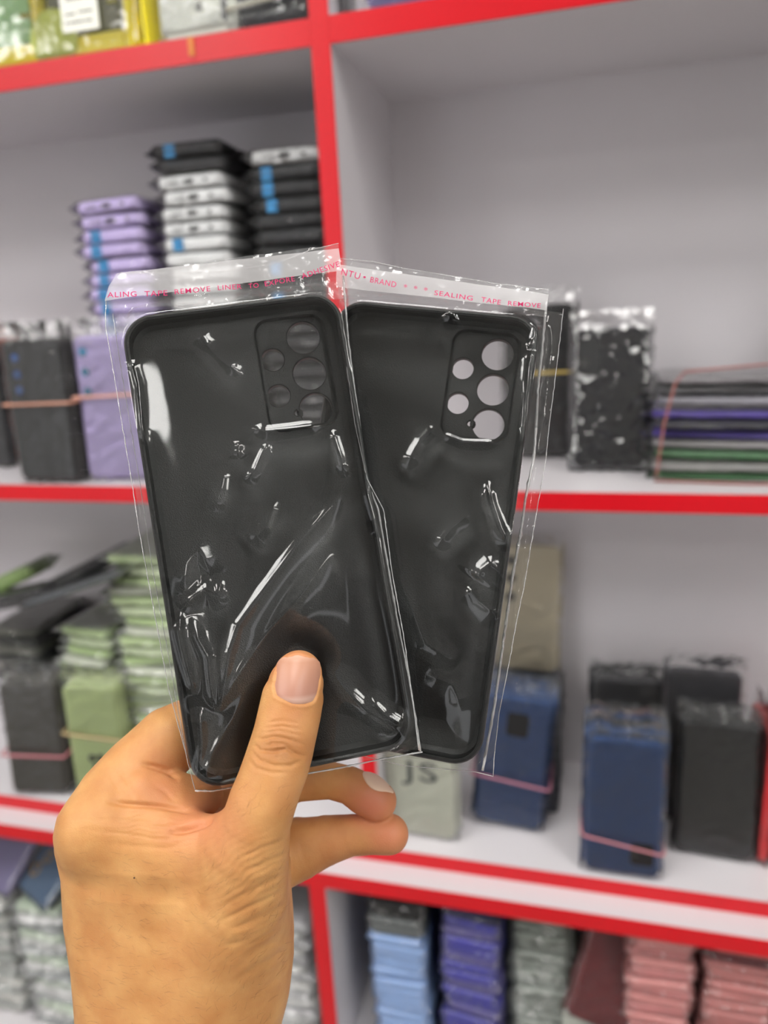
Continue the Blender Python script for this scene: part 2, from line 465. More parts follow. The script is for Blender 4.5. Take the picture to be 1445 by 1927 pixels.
bundle(1, pe.x + 0.022, pe.y + 0.022, ZM, 0.02, 0.0, 0.12, (160, 62, 18), 'rust brown bagged phone case behind the black case at the left edge', 'cases by the left edge', behind='%s')

# right compartment, middle shelf
pk = atZ(1012, 862, ZM)
bundle(2, pk.x, pk.y, ZM, 0.03, 0.0, 0.0, (22, 22, 24), 'black bagged phone case with a yellow band, half hidden by the held cases', 'black cases with yellow band',
       behind='black bagged phone case standing %s behind the one with the yellow band', h=0.168)
band('yellow rubber band round the black cases behind the held ones', pk.x, pk.y + 0.0135, 0.084, 0.033, ZM + 0.098, ZM + 0.099, 0.0, (206, 178, 96))
pg = atZ(1148, 888, ZM)
bundle(2, pg.x, pg.y, ZM, 0.33, 0.0, 0.03, (22, 25, 34), 'glossy navy black bagged phone case leaning back with glittering wrinkles', 'glossy navy cases', rough=0.12, wrapmat=M_glint, w=0.0765, h=0.148,
       extra=(('camera_window', window_me(-0.024, 0.118, 0.022, 0.040), M_blackhole, 'dark camera opening'),),
       behind='glossy navy black bagged phone case leaning %s behind the glittering one', seeds=2)
# banded pile of flat mixed cases on the right
pp = atZ(1345, 915, ZM)
pcol = [('clear grey', (150, 146, 150)), ('dark grey', (60, 60, 64)), ('silver', (170, 168, 178)), ('violet', (92, 72, 170)), ('black', (40, 40, 42)), ('violet', (84, 66, 160)), ('pale grey', (168, 164, 164)),
        ('green', (70, 120, 74)), ('pale grey', (160, 158, 156)), ('green', (84, 140, 90))]
for i in range(10):
    c, rgb = pcol[i]; k = 9 - i
    pack(rgb, f'{c} bagged phone case, {"topmost" if i == 0 else ORD[i] + " from the top"} of the banded pile', 'banded pile of flat cases',
         (pp.x + 0.11 + random.uniform(-.004, .004), pp.y + 0.048 + random.uniform(-.003, .003), ZM + 0.0052 + 0.0098 * k + (0.004 if i < 3 else 0)),
         (-math.pi / 2, 0.0, math.radians(84 + random.uniform(-4, 4))), seed=i, kind='stack', t=0.007)
band('brownish red rubber band round the pile of flat cases', pp.x + 0.027, pp.y + 0.048, 0.13, 0.085, ZM + 0.09, ZM + 0.09, 0.0, (150, 96, 90), 0.0012) if False else None
pts = [(-0.002, 0, 0.004), (0, 0, 0.012), (0.004, 0, 0.06), (0.012, 0, 0.098), (0.02, 0.0, 0.108), (0.10, 0, 0.1135), (0.155, 0, 0.1135), (0.162, 0, 0.10), (0.165, 0, 0.02), (0.16, 0, 0.003), (0.08, 0, 0.0015)]
o = link('rubber_band', tube_me('rubber_band', pts, 0.0012, 6, True), cmat((158, 98, 92), 0.5))
o.location = (pp.x - 0.052, pp.y + 0.004, ZM)
tag(o, 'brownish red rubber band wrapped lengthwise round the pile of flat cases', 'rubber band', 'rubber bands round the bundles')
stack(17, 0.262, 0.752, ZM, 0.0125, lambda i: (('dark grey', (58, 56, 64)), ('dusty pink', (150, 112, 112)), ('violet grey', (90, 84, 120)))[i % 3],
      lambda c, o_: f'{c} bagged phone case, {o_} of the stack at the right picture edge of the middle shelf', 'mixed stack at the right edge') if False else None
for i in range(17):
    c, rgb = (('dark grey', (58, 56, 64)), ('dusty pink', (150, 112, 112)), ('violet grey', (90, 84, 120)))[i % 3]
    pack(rgb, f'{c} bagged phone case, {"topmost" if i == 0 else ORD[i] + " from the top"} of the stack beyond the banded pile', 'mixed stack beyond the banded pile',
         (0.318, 0.752, ZM + 0.0125 * (16.5 - i)), (-math.pi / 2, 0, random.uniform(-.04, .04)), seed=i, kind='stack', t=0.007)

# top shelf goods
ZTp = Z_TOP1
M_yel = plain('yellow_card', (255, 236, 0), 0.35, var=0.06, vscale=30)
def yellow_pack(x, y, rz, rgb, label, sticker=False):
    e = empty('boxed_phone_case', (x, y, ZTp), (-0.05, 0, rz)); tag(e, label, 'phone case', 'cases in yellow packets on the top shelf')
    fr = bmesh.new()
    W, H = 0.112, 0.20
    for a in ((-W / 2, -W / 2 + 0.010, 0, H), (W / 2 - 0.012, W / 2, 0, H), (-W / 2 + .010, W / 2 - .012, 0, 0.020)):
        r = bmesh.ops.create_cube(fr, size=1)
        for v in r['verts']:
            v.co = Vector(((a[0] + a[1]) / 2 + v.co.x * (a[1] - a[0]), v.co.y * 0.012, (a[2] + a[3]) / 2 + v.co.z * (a[3] - a[2])))
    bmesh.ops.bevel(fr, geom=fr.edges[:], offset=0.002, segments=2, affect='EDGES')
    me = bpy.data.meshes.new('packet_frame'); fr.to_mesh(me); fr.free()
    link('packet_frame', me, M_yel, e)
    c = link('phone_case', slab_me('phone_case', 0.078, 0.165, 0.008, 0.008, z0=0.021), cmat(rgb, 0.4), e)
    tb = bmesh.new()
    for k in range(5):
        r = bmesh.ops.create_cube(tb, size=1)
        for v in r['verts']: v.co = Vector((0.033 + v.co.x * 0.010, -0.0048 + v.co.y * 0.0015, 0.045 + 0.026 * k + v.co.z * 0.004))
    me = bpy.data.meshes.new('tabs'); tb.to_mesh(me); tb.free()
    o = link('print_tabs', me, cmat((150, 140, 20), 0.5), e); o['label'] = 'small olive tabs along the right side'
    cr = window_me(-0.032, 0.020, 0.052, 0.052, 0.025, y=-0.0075, lift=0.0003)
    cr.name = 'printed_circle'
    o = link('printed_circle', cr, cmat((206, 216, 110), 0.5), e); o['label'] = 'pale green printed disc'
    if sticker:
        s = link('label_sticker', box_me('label_sticker', -0.020, 0.020, -0.0092, -0.0086, 0.022, 0.095, 0.0002), cmat((236, 236, 226), 0.5), e)
        s['label'] = 'white price sticker with lines of print'
        lb = bmesh.new()
        for zz, xa, xb in ((0.052, -0.012, 0.010), (0.0495, -0.012, 0.004), (0.037, -0.014, -0.004), (0.038, 0.0, 0.016), (0.030, -0.015, 0.014)):
            x_ = xa
            while x_ < xb:
                wd = random.uniform(.001, .0026)
                r = bmesh.ops.create_cube(lb, size=1)
                for v in r['verts']: v.co = Vector((x_ + v.co.x * wd, -0.0093 + v.co.y * 0.0002, zz + v.co.z * 0.0016))
                x_ += wd + 0.0007
        me = bpy.data.meshes.new('printed_lines'); lb.to_mesh(me); lb.free()
        link('printed_lines', me, M_blackhole, s)
    link('bag_film', wrap_me('bag_film', W, H, 0.016, 3, 0.0005, 0.004, 0.003, 0.002), M_wrapy, e)
    return e
q = atY(8, 139, YF + 0.012); yellow_pack(q.x, 0.716, 0.02, (150, 200, 150), 'pale green phone case in a yellow packet at the left end of the top shelf')
q2 = atY(165, 110, YF + 0.012); yellow_pack(q2.x, 0.716, 0.02, (74, 76, 82), 'dark grey phone case in a yellow packet with a white sticker', True)
for k in range(3):
    q3 = atY(258 + 11 * k, 95, YF + 0.02)
    e = empty('boxed_phone_case', (q3.x, 0.716, ZTp), (0, 0, 0.0)); tag(e, ['thin yellow packet on edge, right against the stickered packet', 'thin yellow packet on edge, middle one of three', 'thin yellow packet on edge beside the leaning white case'][k], 'phone case', 'thin packets standing on edge')
    link('packet_edge', box_me('packet_edge', -0.0006, 0.0024, 0, 0.11, 0, 0.19, 0.0006), M_yel, e)
    link('phone_case', box_me('phone_case', -0.0044, -0.0010, 0.002, 0.10, 0.01, 0.18, 0.0012), cmat((90, 90, 88), 0.3), e)
q4 = atY(378, 78, YF + 0.012)
hole = lens_me([(0.0, 0.022, 0.0042)]); slot = window_me(0.026, 0.016, 0.0055, 0.018, 0.0026)
pack((226, 228, 216), 'cream white bagged phone case with a round hole and a slot on the top shelf', 'top shelf cases', (q4.x, 0.718, ZTp + 0.006), (-0.08, 0.0, -0.02), 1, 'tight',
     extra=(('camera_hole', hole, cmat((120, 120, 116)), 'grey round hole'), ('slot', slot, cmat((84, 84, 84)), 'dark slot')), w=0.084)
q5 = atY(517, 50, YF + 0.012)
pack((52, 54, 58), 'dark grey bagged phone case beside the red post on the top shelf', 'top shelf cases', (q5.x, 0.718, ZTp + 0.006), (-0.06, 0, 0.02), 2, 'tight', w=0.072)
band('thin grey band round the dark case on the top shelf', q5.x, 0.720, 0.084, 0.022, ZTp + 0.020, ZTp + 0.026, 0.02, (178, 176, 160))
q6 = atY(705, 12, YF + 0.012)
pack((150, 140, 200), 'lilac blue bagged phone case on the top shelf right of the red post', 'top shelf cases', (q6.x + 0.03, 0.722, ZTp + 0.006), (-0.03, 0, 0), 3, 'stand', w=0.078)
pack((30, 30, 34), 'black bagged phone case wedged between the red post and the lilac blue one', 'top shelf cases', (XD1 + 0.0075, 0.74, ZTp + 0.006), (0, 0, math.pi / 2), 3, 'stand', w=0.03, t=0.005)

# lower compartment, left
pd = atZ(72, 1502, ZLo)
bundle(2, pd.x, pd.y + 0.010, ZLo, 0.10, 0.0, 0.16, (66, 64, 58), 'smoky dark bagged phone case standing with a pink band, lowest at the left edge', 'smoky cases standing',
       behind='smoky dark bagged phone case standing %s behind the pink banded one', colors=[(78, 74, 66), (20, 20, 20)], rough=0.2, w=0.079)
band('pink rubber band sagging round the smoky dark cases', pd.x, pd.y + 0.022, 0.089, 0.036, ZLo + 0.066, ZLo + 0.066, 0.16, (196, 120, 128), front_bend=0.016)
pg1 = atZ(196, 1500, ZLo)
bundle(2, pg1.x, pg1.y + 0.004, ZLo, 0.05, 0.0, 0.10, (220, 236, 172), 'light green bagged phone case standing beside the smoky dark ones', 'green cases standing',
       behind='light green bagged phone case standing %s behind the first green one',
       extra=(('camera_holes', lens_me([(-.008, .055, .0055), (0.004, .056, .0055), (-.004, .043, .0045), (0.006, .030, .006)]), M_blackhole, 'dark camera holes'),))
pg2 = atZ(292, 1490, ZLo)
bundle(2, pg2.x + 0.004, pg2.y + 0.014, ZLo, 0.05, 0.0, 0.08, (220, 236, 176), 'light green bagged phone case standing partly behind the wrist and the held case', 'green cases standing',
       behind='light green bagged phone case standing %s behind the wrist',
       extra=(('camera_holes', lens_me([(-.028, .128, .0028), (-.028, .116, .0028), (-.028, .104, .0028)]), M_blackhole, 'small dark holes'),))
band('thin tan rubber band round the standing light green cases', pg1.x, pg1.y + 0.0165, 0.086, 0.034, ZLo + 0.098, ZLo + 0.090, 0.10, (196, 172, 128))
GP = [(190, 214, 146), (206, 222, 176), (178, 206, 128), (220, 226, 206)]
for (cxp, yy, n, nm) in ((262, 0.758, 24, 'taller green stack'), (140, 0.770, 16, 'shorter green stack')):
    c0 = atY(cxp, 1150, yy)
    for i in range(n):
        k = n - 1 - i
        pack(GP[i % 4], f'green bagged phone case, {"topmost" if i == 0 else ORD[i] + " from the top"} of the {nm}', nm + 's members' if False else ('green cases, ' + nm),
             (c0.x + 0.006 * math.sin(i * 1.3) + random.uniform(-.003, .003), yy + random.uniform(0, .004), ZLo + 0.0141 * (k + 0.5)),
             (-math.pi / 2, random.uniform(-.06, .06), random.uniform(-.14, .14)), seed=i, kind='stack', wrapmat=M_wraph)
c0 = atY(20, 1200, 0.77)
for i in range(15):
    pack((48, 50, 48) if i % 2 else (104, 104, 96), f'{"black" if i % 2 else "smoky grey"} bagged phone case, {"topmost" if i == 0 else ORD[i] + " from the top"} of the dark stack at the left', 'dark stack at the left edge',
         (c0.x - 0.012, 0.785, ZLo + 0.0141 * (14.5 - i)), (-math.pi / 2, 0, random.uniform(-.08, .08)), seed=i, kind='stack', h=0.12)
def bar(p0, p1, Y, rgb, label, t=0.018, w=0.05):
    a = atY(*p0, Y); b = atY(*p1, Y); d = b - a; L = d.length
    ang = math.atan2(d.z, d.x)
    e = pack(rgb, label, 'cases lying loose on the green stacks', a + d * 0.0, (0, 0, 0), 1, 'stand', w=w, h=L, t=t)
    # long side along the picked direction, thin side up, width going back
    X = d.normalized(); up_ = Vector((-X.z, 0, X.x)); back = Vector((0, 1, 0))
    M = Matrix((( back.x, -up_.x, X.x), (back.y, -up_.y, X.y), (back.z, -up_.z, X.z))).to_4x4()
    e.matrix_world = Matrix.Translation(a) @ M
    return e
bar((95, 1106), (225, 1040), 0.80, (24, 24, 26), 'black bagged phone case lying tilted on top of the green stacks')
bar((-20, 1108), (75, 1064), 0.80, (150, 176, 110), 'green bagged phone case lying tilted at the left picture edge')
bar((60, 1130), (240, 1070), 0.752, (88, 92, 98), 'grey bagged phone case lying tilted below the black one', t=0.008, w=0.04)
bar((-30, 1135), (95, 1110), 0.765, (34, 34, 36), 'black bagged phone case lying flat at the left above the dark stack', w=0.04)

# lower compartment, right
M_cream = (250, 252, 236)
pw = atZ(797, 1577, ZLo)
def text_me(s, name='text'):
    cu = bpy.data.curves.new('t', 'FONT'); cu.body = s; cu.extrude = 0.0; cu.offset = 0.005; cu.space_character = 1.12; cu.resolution_u = 3
    o = bpy.data.objects.new('t', cu); COL.objects.link(o)
    bpy.context.view_layer.update()
    me = bpy.data.meshes.new_from_object(o.evaluated_get(bpy.context.evaluated_depsgraph_get()))
    bpy.data.objects.remove(o); bpy.data.curves.remove(cu)
    me.name = name
    co = np.array([v.co[:] for v in me.vertices])
    mn, mx_ = co.min(0), co.max(0)
    return me, co, mn, mx_
me_js, co, mn, mx_ = text_me('JS', 'printed_letters')
for v, c in zip(me_js.vertices, co):
    v.co = Vector((-0.021 + (c[0] - mn[0]) / (mx_[0] - mn[0]) * 0.044, -0.0056, 0.068 + (c[1] - mn[1]) / (mx_[1] - mn[1]) * 0.034))
bundle(2, pw.x - 0.003, pw.y + 0.004, ZLo, 0.02, 0.0, -0.05, M_cream, 'cream white bagged phone case with dark letters standing under the held black cases', 'cream cases standing',
       extra=(('printed_letters', me_js, cmat((74, 84, 80), 0.5), 'dark grey letters'),), w=0.083, h=0.158, behind='cream white bagged phone case standing %s behind the lettered one')
# beige tall case leaning on the back, with a small box under it
pt = atZ(980, 1400, ZLo)
bt = atY(1008, 1022, 0.885)
e = pack((206, 196, 172), 'beige phone case leaning against the back panel, tallest behind the blue case', 'tall cases at the back', (atY(990, 1240, 0.87).x, 0.872, bt.z - 0.168), (-0.04, 0.02, 0), 1, 'stand', h=0.168, t=0.011,
         extra=(('camera_holes', lens_me([(-.022, .148, .007), (-.022, .125, .007), (-.022, .100, .007)]), cmat((70, 66, 60)), 'dark camera holes'),))
zb = bt.z - 0.168 - ZLo
for i in range(max(1, int(zb / 0.0145))):
    pack((60, 66, 84), f'slate blue bagged phone case, {"topmost" if i == 0 else ORD[i] + " from the top"} of the pile under the beige case', 'pile under the beige case',
         (atY(990, 1240, 0.87).x, 0.80, ZLo + 0.0145 * (int(zb / 0.0145) - 0.5 - i)), (-math.pi / 2, 0, random.uniform(-.04, .04)), seed=i, kind='stack', h=0.105)
NAVY = (2, 66, 128)
pL = atZ(952, 1562, ZLo)
bundle(3, pL.x, pL.y + 0.004, ZLo, 0.10, 0.085, -0.02, NAVY, 'blue bagged phone case leaning right beside the cream case, dark camera window on top', 'blue cases leaning',
       extra=(('camera_window', window_me(0.002, 0.133, 0.026, 0.030), M_blackhole, 'black camera window'),), h=0.166, w=0.079,
       behind='blue bagged phone case leaning %s behind the one beside the cream case')
band('pink rubber band round the blue cases beside the cream case', pL.x + 0.006, pL.y + 0.024, 0.090, 0.052, ZLo + 0.078, ZLo + 0.066, -0.02, (170, 110, 130))
pR = atZ(1168, 1648, ZLo)
yR = max(pR.y, 0.712)
bundle(4, pR.x, yR, ZLo, 0.09, 0.0, -0.01, NAVY, 'blue bagged phone case standing nearest the shelf edge, dark camera window at its bottom corner', 'blue cases standing',
       extra=(('camera_window', window_me(0.021, 0.028, 0.025, 0.027), M_blackhole, 'black camera window'),), h=0.160, w=0.078,
       behind='blue bagged phone case standing %s behind the one nearest the shelf edge', colors=[NAVY, (26, 28, 34), NAVY, (140, 112, 112)])
pts = []
for a, b in rrect(0.088, 0.056, 0.006, 3): pts.append((a, b, ZLo + 0.052 - (a + 0.044) * 0.16 + (0.03 if False else 0)))
o = link('rubber_band', tube_me('rubber_band', pts, 0.0014, 6, True), cmat((196, 128, 138), 0.5)); o.location = (pR.x, yR + 0.0205, 0)
tag(o, 'pink rubber band slanting across the blue cases nearest the shelf edge', 'rubber band', 'rubber bands round the bundles')
pv = [(-0.0425, -0.012, ZLo + 0.160), (-0.0445, -0.010, ZLo + 0.150), (-0.0450, -0.012, ZLo + 0.10), (-0.0445, -0.018, ZLo + 0.065), (-0.040, -0.021, ZLo + 0.054)]
pX = atZ(1170, 1560, ZLo)
bundle(2, pX.x + 0.004, 0.835, ZLo, 0.05, 0.0, 0.0, (34, 34, 40), 'black bagged phone case standing against the back behind the blue ones', 'black cases against the back', h=0.168, w=0.082,
       behind='black bagged phone case standing %s behind, against the back panel')
pK = atZ(1340, 1612, ZLo)
bundle(2, pK.x, pK.y, ZLo, 0.12, 0.0, -0.06, (16, 17, 19), 'black bagged phone case leaning right of the blue ones, long crease across it', 'black cases leaning', h=0.158, w=0.080,
       rough=0.3, behind='black bagged phone case leaning %s behind the creased one')
bundle(1, pK.x - 0.012, pK.y + 0.055, ZLo, 0.05, 0.0, -0.04, (58, 56, 64), 'tall charcoal bagged phone case rising above the creased black one', 'black cases leaning', h=0.198, w=0.080, behind='%s')
for k in range(5):
    pack((232, 50, 56), 'red bagged phone case seen edge on, leftmost of the red row' if k == 0 else f'red bagged phone case, {ORD[k]} to the right in the red row', 'row of red cases',
         (0.210 + 0.0135 * k, 0.792, ZLo + 0.0045), (0, 0, math.pi / 2 + 0.04), seed=k, kind='stand', w=0.078)
    bpy.context.view_layer.objects.active = None

# base cabinet stock, right side
def cstack(px, Y, n, z0, colf, labf, group, rz=0.0, pitch=0.0134, w=CW, tiltz=0.0, kind='tight'):
    x = px
    for i in range(n):
        nm, rgb = colf(i)
        pack(rgb, labf(nm, 'topmost' if i == 0 else ORD[i] + ' from the top'), group, (x + random.uniform(-.003, .003), Y + random.uniform(0, .005), z0 + pitch * (n - i - 0.5)),
             (-math.pi / 2, random.uniform(-.015, .015) + tiltz, rz + random.uniform(-.05, .05)), seed=i + n, kind=kind, h=0.150, w=w, t=0.0112)
cstack(-0.200, 0.688, 21, SH_R, lambda i: ('black', (16, 16, 18)) if i < 3 else (('smoky grey', (96, 100, 100)) if i < 5 else ('light blue', (140, 168, 214))),
       lambda c, o_: f'{c} bagged phone case, {o_} of the stack by the lower post', 'stack nearest the lower post', w=0.068)
cstack(-0.112, 0.690, 21, SH_R, lambda i: ('dark blue', (26, 26, 70)) if i < 2 else (('violet blue', (66, 64, 150)) if i % 3 else ('dull violet', (92, 86, 140))),
       lambda c, o_: f'{c} bagged phone case, {o_} of the violet stack', 'violet blue stack', w=0.068, rz=-0.08)
cstack(-0.030, 0.715, 19, SH_R, lambda i: ('clear grey', (150, 158, 150)),
       lambda c, o_: f'{c} bagged phone case, {o_} of the clear stack', 'clear grey stack', w=0.064, kind='stack')
cstack(0.104, 0.690, 21, SH_R, lambda i: ('rose pink', (206, 138, 136)) if i % 2 else ('dusky rose', (182, 116, 116)),
       lambda c, o_: f'{c} bagged phone case, {o_} of the inner rose stack', 'rose stack by the dark red case', w=0.070)
cstack(0.186, 0.690, 21, SH_R, lambda i: ('dark maroon', (96, 40, 46)) if i == 1 else ('dusky rose', (184, 118, 116)),
       lambda c, o_: f'{c} bagged phone case, {o_} of the outer rose stack', 'outer rose stack', w=0.070)
e = pack((110, 26, 30), 'dark red bagged phone case standing tilted between clear and rose stacks', None, (0.034, 0.690, SH_R + 0.137), (-0.42, 0.30, 0.0), 1, 'stand', h=0.140, w=0.068, rough=0.3)
o = link('packing_box', box_me('packing_box', -0.032, 0.032, 0, 0.12, 0, 0.133, 0.002), cmat((186, 190, 182), 0.5)); o.location = (0.030, 0.70, SH_R + 0.0004)
tag(o, 'pale grey packing box under the tilted dark red case', 'box')

# base cabinet stock, left side
for j, (xx, yy, n, cols, nm) in enumerate(((-0.364, 0.69, 19, [(170, 168, 172), (196, 196, 192)], 'grey stack behind the wrist'),
                                           (-0.640, 0.69, 15, [(196, 212, 190), (206, 206, 206), (150, 158, 156)], 'stack behind the forearm'),
                                           (-0.740, 0.69, 15, [(190, 206, 182), (216, 216, 216), (140, 146, 146)], 'stack in the lower left corner'),
                                           (-0.838, 0.69, 15, [(206, 206, 200), (150, 156, 150)], 'outermost stack in the lower left'))):
    for i in range(n):
        pack(cols[i % len(cols)], f'pale bagged phone case, {"topmost" if i == 0 else ORD[i] + " from the top"} of the {nm}', nm,
             (xx + random.uniform(-.006, .006), yy + random.uniform(0, .006), SH_L + 0.0145 * (n - i - 0.5)), (-math.pi / 2, random.uniform(-.06, .06), random.uniform(-.14, .14)), seed=i, kind='stack', h=0.145, wrapmat=M_wraph)
# printed blue case lying tilted on the left stacks
me_b, co, mn, mx_ = text_me('&:', 'print')
bl = atY(70, 1668, 0.70)
e = pack((74, 96, 122), 'dusty blue phone case with a golden printed pattern lying tilted under the ledge', 'printed cases under the ledge', (bl.x - 0.012, 0.698, SH_L + 15 * 0.0145 + 0.014), (-0.95, 0.0, -0.42), 2, 'stand', w=0.078, h=0.150, rough=0.25)
ring = bmesh.new()
for x_, z_, r_ in ((-0.022, 0.030, 0.010), (-0.014, 0.052, 0.009)):
    vs = []
    for k in range(20):
        a = 2 * math.pi * k / 20
        vs.append((ring.verts.new((x_ + r_ * math.cos(a), -CT / 2 - 0.0006, z_ + r_ * math.sin(a))), ring.verts.new((x_ + (r_ - .0035) * math.cos(a), -CT / 2 - 0.0006, z_ + (r_ - .0035) * math.sin(a)))))
    for k in range(20):
        a, b = vs[k], vs[(k + 1) % 20]; ring.faces.new((a[0], b[0], b[1], a[1]))
me = bpy.data.meshes.new('golden_pattern'); ring.to_mesh(me); ring.free()
o = link('golden_pattern', me, cmat((140, 104, 20), 0.4), e); o['label'] = 'golden printed rings'
e = pack((112, 104, 140), 'dull lilac phone case lying tilted left of the printed blue one', 'printed cases under the ledge', (bl.x - 0.088, 0.706, SH_L + 15 * 0.0145 + 0.012), (-0.85, 0.0, -0.30), 1, 'stand', w=0.078, h=0.150)
e = pack((30, 32, 38), 'black phone case lying tilted right of the printed blue one', 'printed cases under the ledge', (bl.x + 0.075, 0.712, SH_L + 15 * 0.0145 + 0.012), (-0.85, 0.0, -0.22), 3, 'stand', w=0.06, h=0.150)

# ------------------------------------------------------------------ the two held cases and their bags (camera-frame poses)
def pose(t, R):
    M = Matrix(R).to_4x4(); M.translation = Vector(t); return M
PL = pose((-0.04001, -0.00696, -0.25262), ((0.9788, -0.17062, 0.11334), (0.16299, 0.98388, 0.07358), (-0.12407, -0.05354, 0.99083)))
PR = pose((0.00798, -0.00468, -0.26718), ((0.97734, 0.14578, -0.15348), (-0.13562, 0.98794, 0.07477), (0.16253, -0.05226, 0.98532)))
KW, KH, KR, KD = 0.0765, 0.163, 0.0105, 0.0082
def lpx(P, px, py, z=0.0):
    """pixel -> local point on the plane z of a held case"""
    d = Vector(((px - CX) / FPX, -(py - CY) / FPX, -1)); n = P.to_3x3() @ Vector((0, 0, 1)); t = P.translation
    s = (t.dot(n) + z) / d.dot(n)
    l = P.inverted() @ (d * s)
    return Vector((l.x, l.y, z))
HOLES = [(0.0238, 0.0692, 0.0060), (0.0115, 0.0625, 0.0041), (0.0239, 0.0556, 0.0060), (0.0115, 0.0490, 0.0041), (0.0240, 0.0422, 0.0060), (0.0172, 0.0418, 0.0011)]
def held_case_me():
    """open tray seen from the inside: rim, wall, floor with a recessed camera island and its holes"""
    bm = bmesh.new()
    t = 0.0011
    def ring(ins, z, n=8):
        return [bm.verts.new((x, y, z)) for x, y in rrect(KW - 2 * ins, KH - 2 * ins, KR - ins, n)]
    prof_out = [(0.0030, -KD - t), (0.0012, -KD - t * 0.7), (0.0003, -KD + 0.0008), (0.0, -KD * 0.5), (0.0002, -0.0009), (0.0008, -0.0001), (0.0014, 0.0), (0.0020, -0.0003), (0.0022, -0.0012), (0.0015, -0.0024), (0.0014, -KD * 0.6), (0.0019, -KD + 0.0012), (0.0034, -KD)]
    rings = [ring(i, z) for i, z in prof_out]
    for a, b in zip(rings, rings[1:]):
        n = len(a)
        for k in range(n): bm.faces.new((a[k], a[(k + 1) % n], b[(k + 1) % n], b[k]))
    # island recess, moulded backwards
    ix, iy, iw, ih = 0.0191, 0.0562, 0.0268, 0.0430
    def iring(ins, z): return [bm.verts.new((ix + x, iy + y, z)) for x, y in rrect(iw - 2 * ins, ih - 2 * ins, 0.0058 - ins * 0.7, 8)]
    ISD = 0.0026
    fi = [iring(0, -KD), iring(0.0006, -KD - 0.0004), iring(0.0012, -KD - ISD + 0.0006), iring(0.0021, -KD - ISD)]
    for a, b in zip(fi, fi[1:]):
        n = len(a)
        for k in range(n): bm.faces.new((a[k], a[(k + 1) % n], b[(k + 1) % n], b[k]))
    # back side ring of the island
    fb = [iring(-0.0012, -KD - t), iring(-0.0004, -KD - t - 0.0004), iring(0.0004, -KD - ISD - 0.0014), iring(0.0012, -KD - ISD - 0.0018)]
    for a, b in zip(fb, fb[1:]):
        n = len(a)
        for k in range(n): bm.faces.new((b[k], b[(k + 1) % n], a[(k + 1) % n], a[k]))
    def fill(outer, holes_loops):
        es = set()
        for lp in [outer] + holes_loops:
            n = len(lp)
            for k in range(n):
                e = bm.edges.get((lp[k], lp[(k + 1) % n])) or bm.edges.new((lp[k], lp[(k + 1) % n]))
                es.add(e)
        bmesh.ops.triangle_fill(bm, use_beauty=True, use_dissolve=False, edges=list(es))
    fill(rings[-1], [fi[0]])
    fill(rings[0], [fb[0]])
    top, bot = [], []
    zt, zb = -KD - ISD, -KD - ISD - 0.0018
    for hx, hy, hr in HOLES:
        n = 32 if hr > 0.002 else 12
        def cr(r, z): return [bm.verts.new((hx + r * math.cos(2 * math.pi * k / n), hy + r * math.sin(2 * math.pi * k / n), z)) for k in range(n)]
        ls = [cr(hr + 0.0003, zt), cr(hr, zt - 0.0003), cr(hr, zb - (0.0012 if hr > 0.002 else 0)), cr(hr + 0.0008, zb - (0.0012 if hr > 0.002 else 0)), cr(hr + 0.0010, zb)]
        for a, b in zip(ls, ls[1:]):
            for k in range(n): bm.faces.new((a[k], a[(k + 1) % n], b[(k + 1) % n], b[k]))
        top.append(ls[0]); bot.append(ls[-1])
    fill(fi[-1], top); fill(fb[-1], bot)
    bmesh.ops.recalc_face_normals(bm, faces=bm.faces[:])
    me = bpy.data.meshes.new('held_phone_case'); bm.to_mesh(me); bm.free()
    me.polygons.foreach_set('use_smooth', [True] * len(me.polygons))
    return me
HC = held_case_me()
def smooth_by_angle(o, deg=35):
    me = o.data
    bm = bmesh.new(); bm.from_mesh(me)
    for e in bm.edges:
        e.smooth = not (len(e.link_faces) == 2 and e.calc_face_angle(0) > math.radians(deg))
    bm.to_mesh(me); bm.free()
hl = link('phone_case', HC, M_case, None, mw=CAMM @ PL)
smooth_by_angle(hl)
tag(hl, 'matte black phone case with five camera holes, held in front under the thumb', 'phone case', 'two held black phone cases')
hr_ = link('phone_case', HC, None, None, mw=CAMM @ PR)
tag(hr_, 'matte black phone case with five camera holes, fanned out behind the thumb-held one', 'phone case', 'two held black phone cases')

def interp(poly, t):
    d = [0.0]
    for a, b in zip(poly, poly[1:]): d.append(d[-1] + math.hypot(b[0] - a[0], b[1] - a[1]))
    s = t * d[-1]
    for i in range(len(poly) - 1):
        if s <= d[i + 1] or i == len(poly) - 2:
            f = (s - d[i]) / max(d[i + 1] - d[i], 1e-9)
            return (poly[i][0] + (poly[i + 1][0] - poly[i][0]) * f, poly[i][1] + (poly[i + 1][1] - poly[i][1]) * f)
def rect_sdf(x, y):
    qx = np.abs(x) - (KW / 2 - KR); qy = np.abs(y) - (KH / 2 - KR)
    return np.hypot(np.maximum(qx, 0), np.maximum(qy, 0)) + np.minimum(np.maximum(qx, qy), 0) - KR
def seg_dist(x, y, poly):
    best = np.full(x.shape, 1e9); par = np.zeros(x.shape)
    n = len(poly) - 1
    for i in range(n):
        ax, ay = poly[i]; bx, by = poly[i + 1]
        dx, dy = bx - ax, by - ay; L2 = dx * dx + dy * dy + 1e-16
        t = np.clip(((x - ax) * dx + (y - ay) * dy) / L2, 0, 1)
        d = np.hypot(x - ax - t * dx, y - ay - t * dy)
        m = d < best
        par = np.where(m, (i + t) / n, par); best = np.minimum(best, d)
    return best, par
def nz(x, y, s, seed):
    f = np.empty(x.size); xf, yf = x.ravel(), y.ravel()
    for i in range(x.size): f[i] = noise.noise(Vector((xf[i] * s, yf[i] * s, seed)))
    return f.reshape(x.shape)
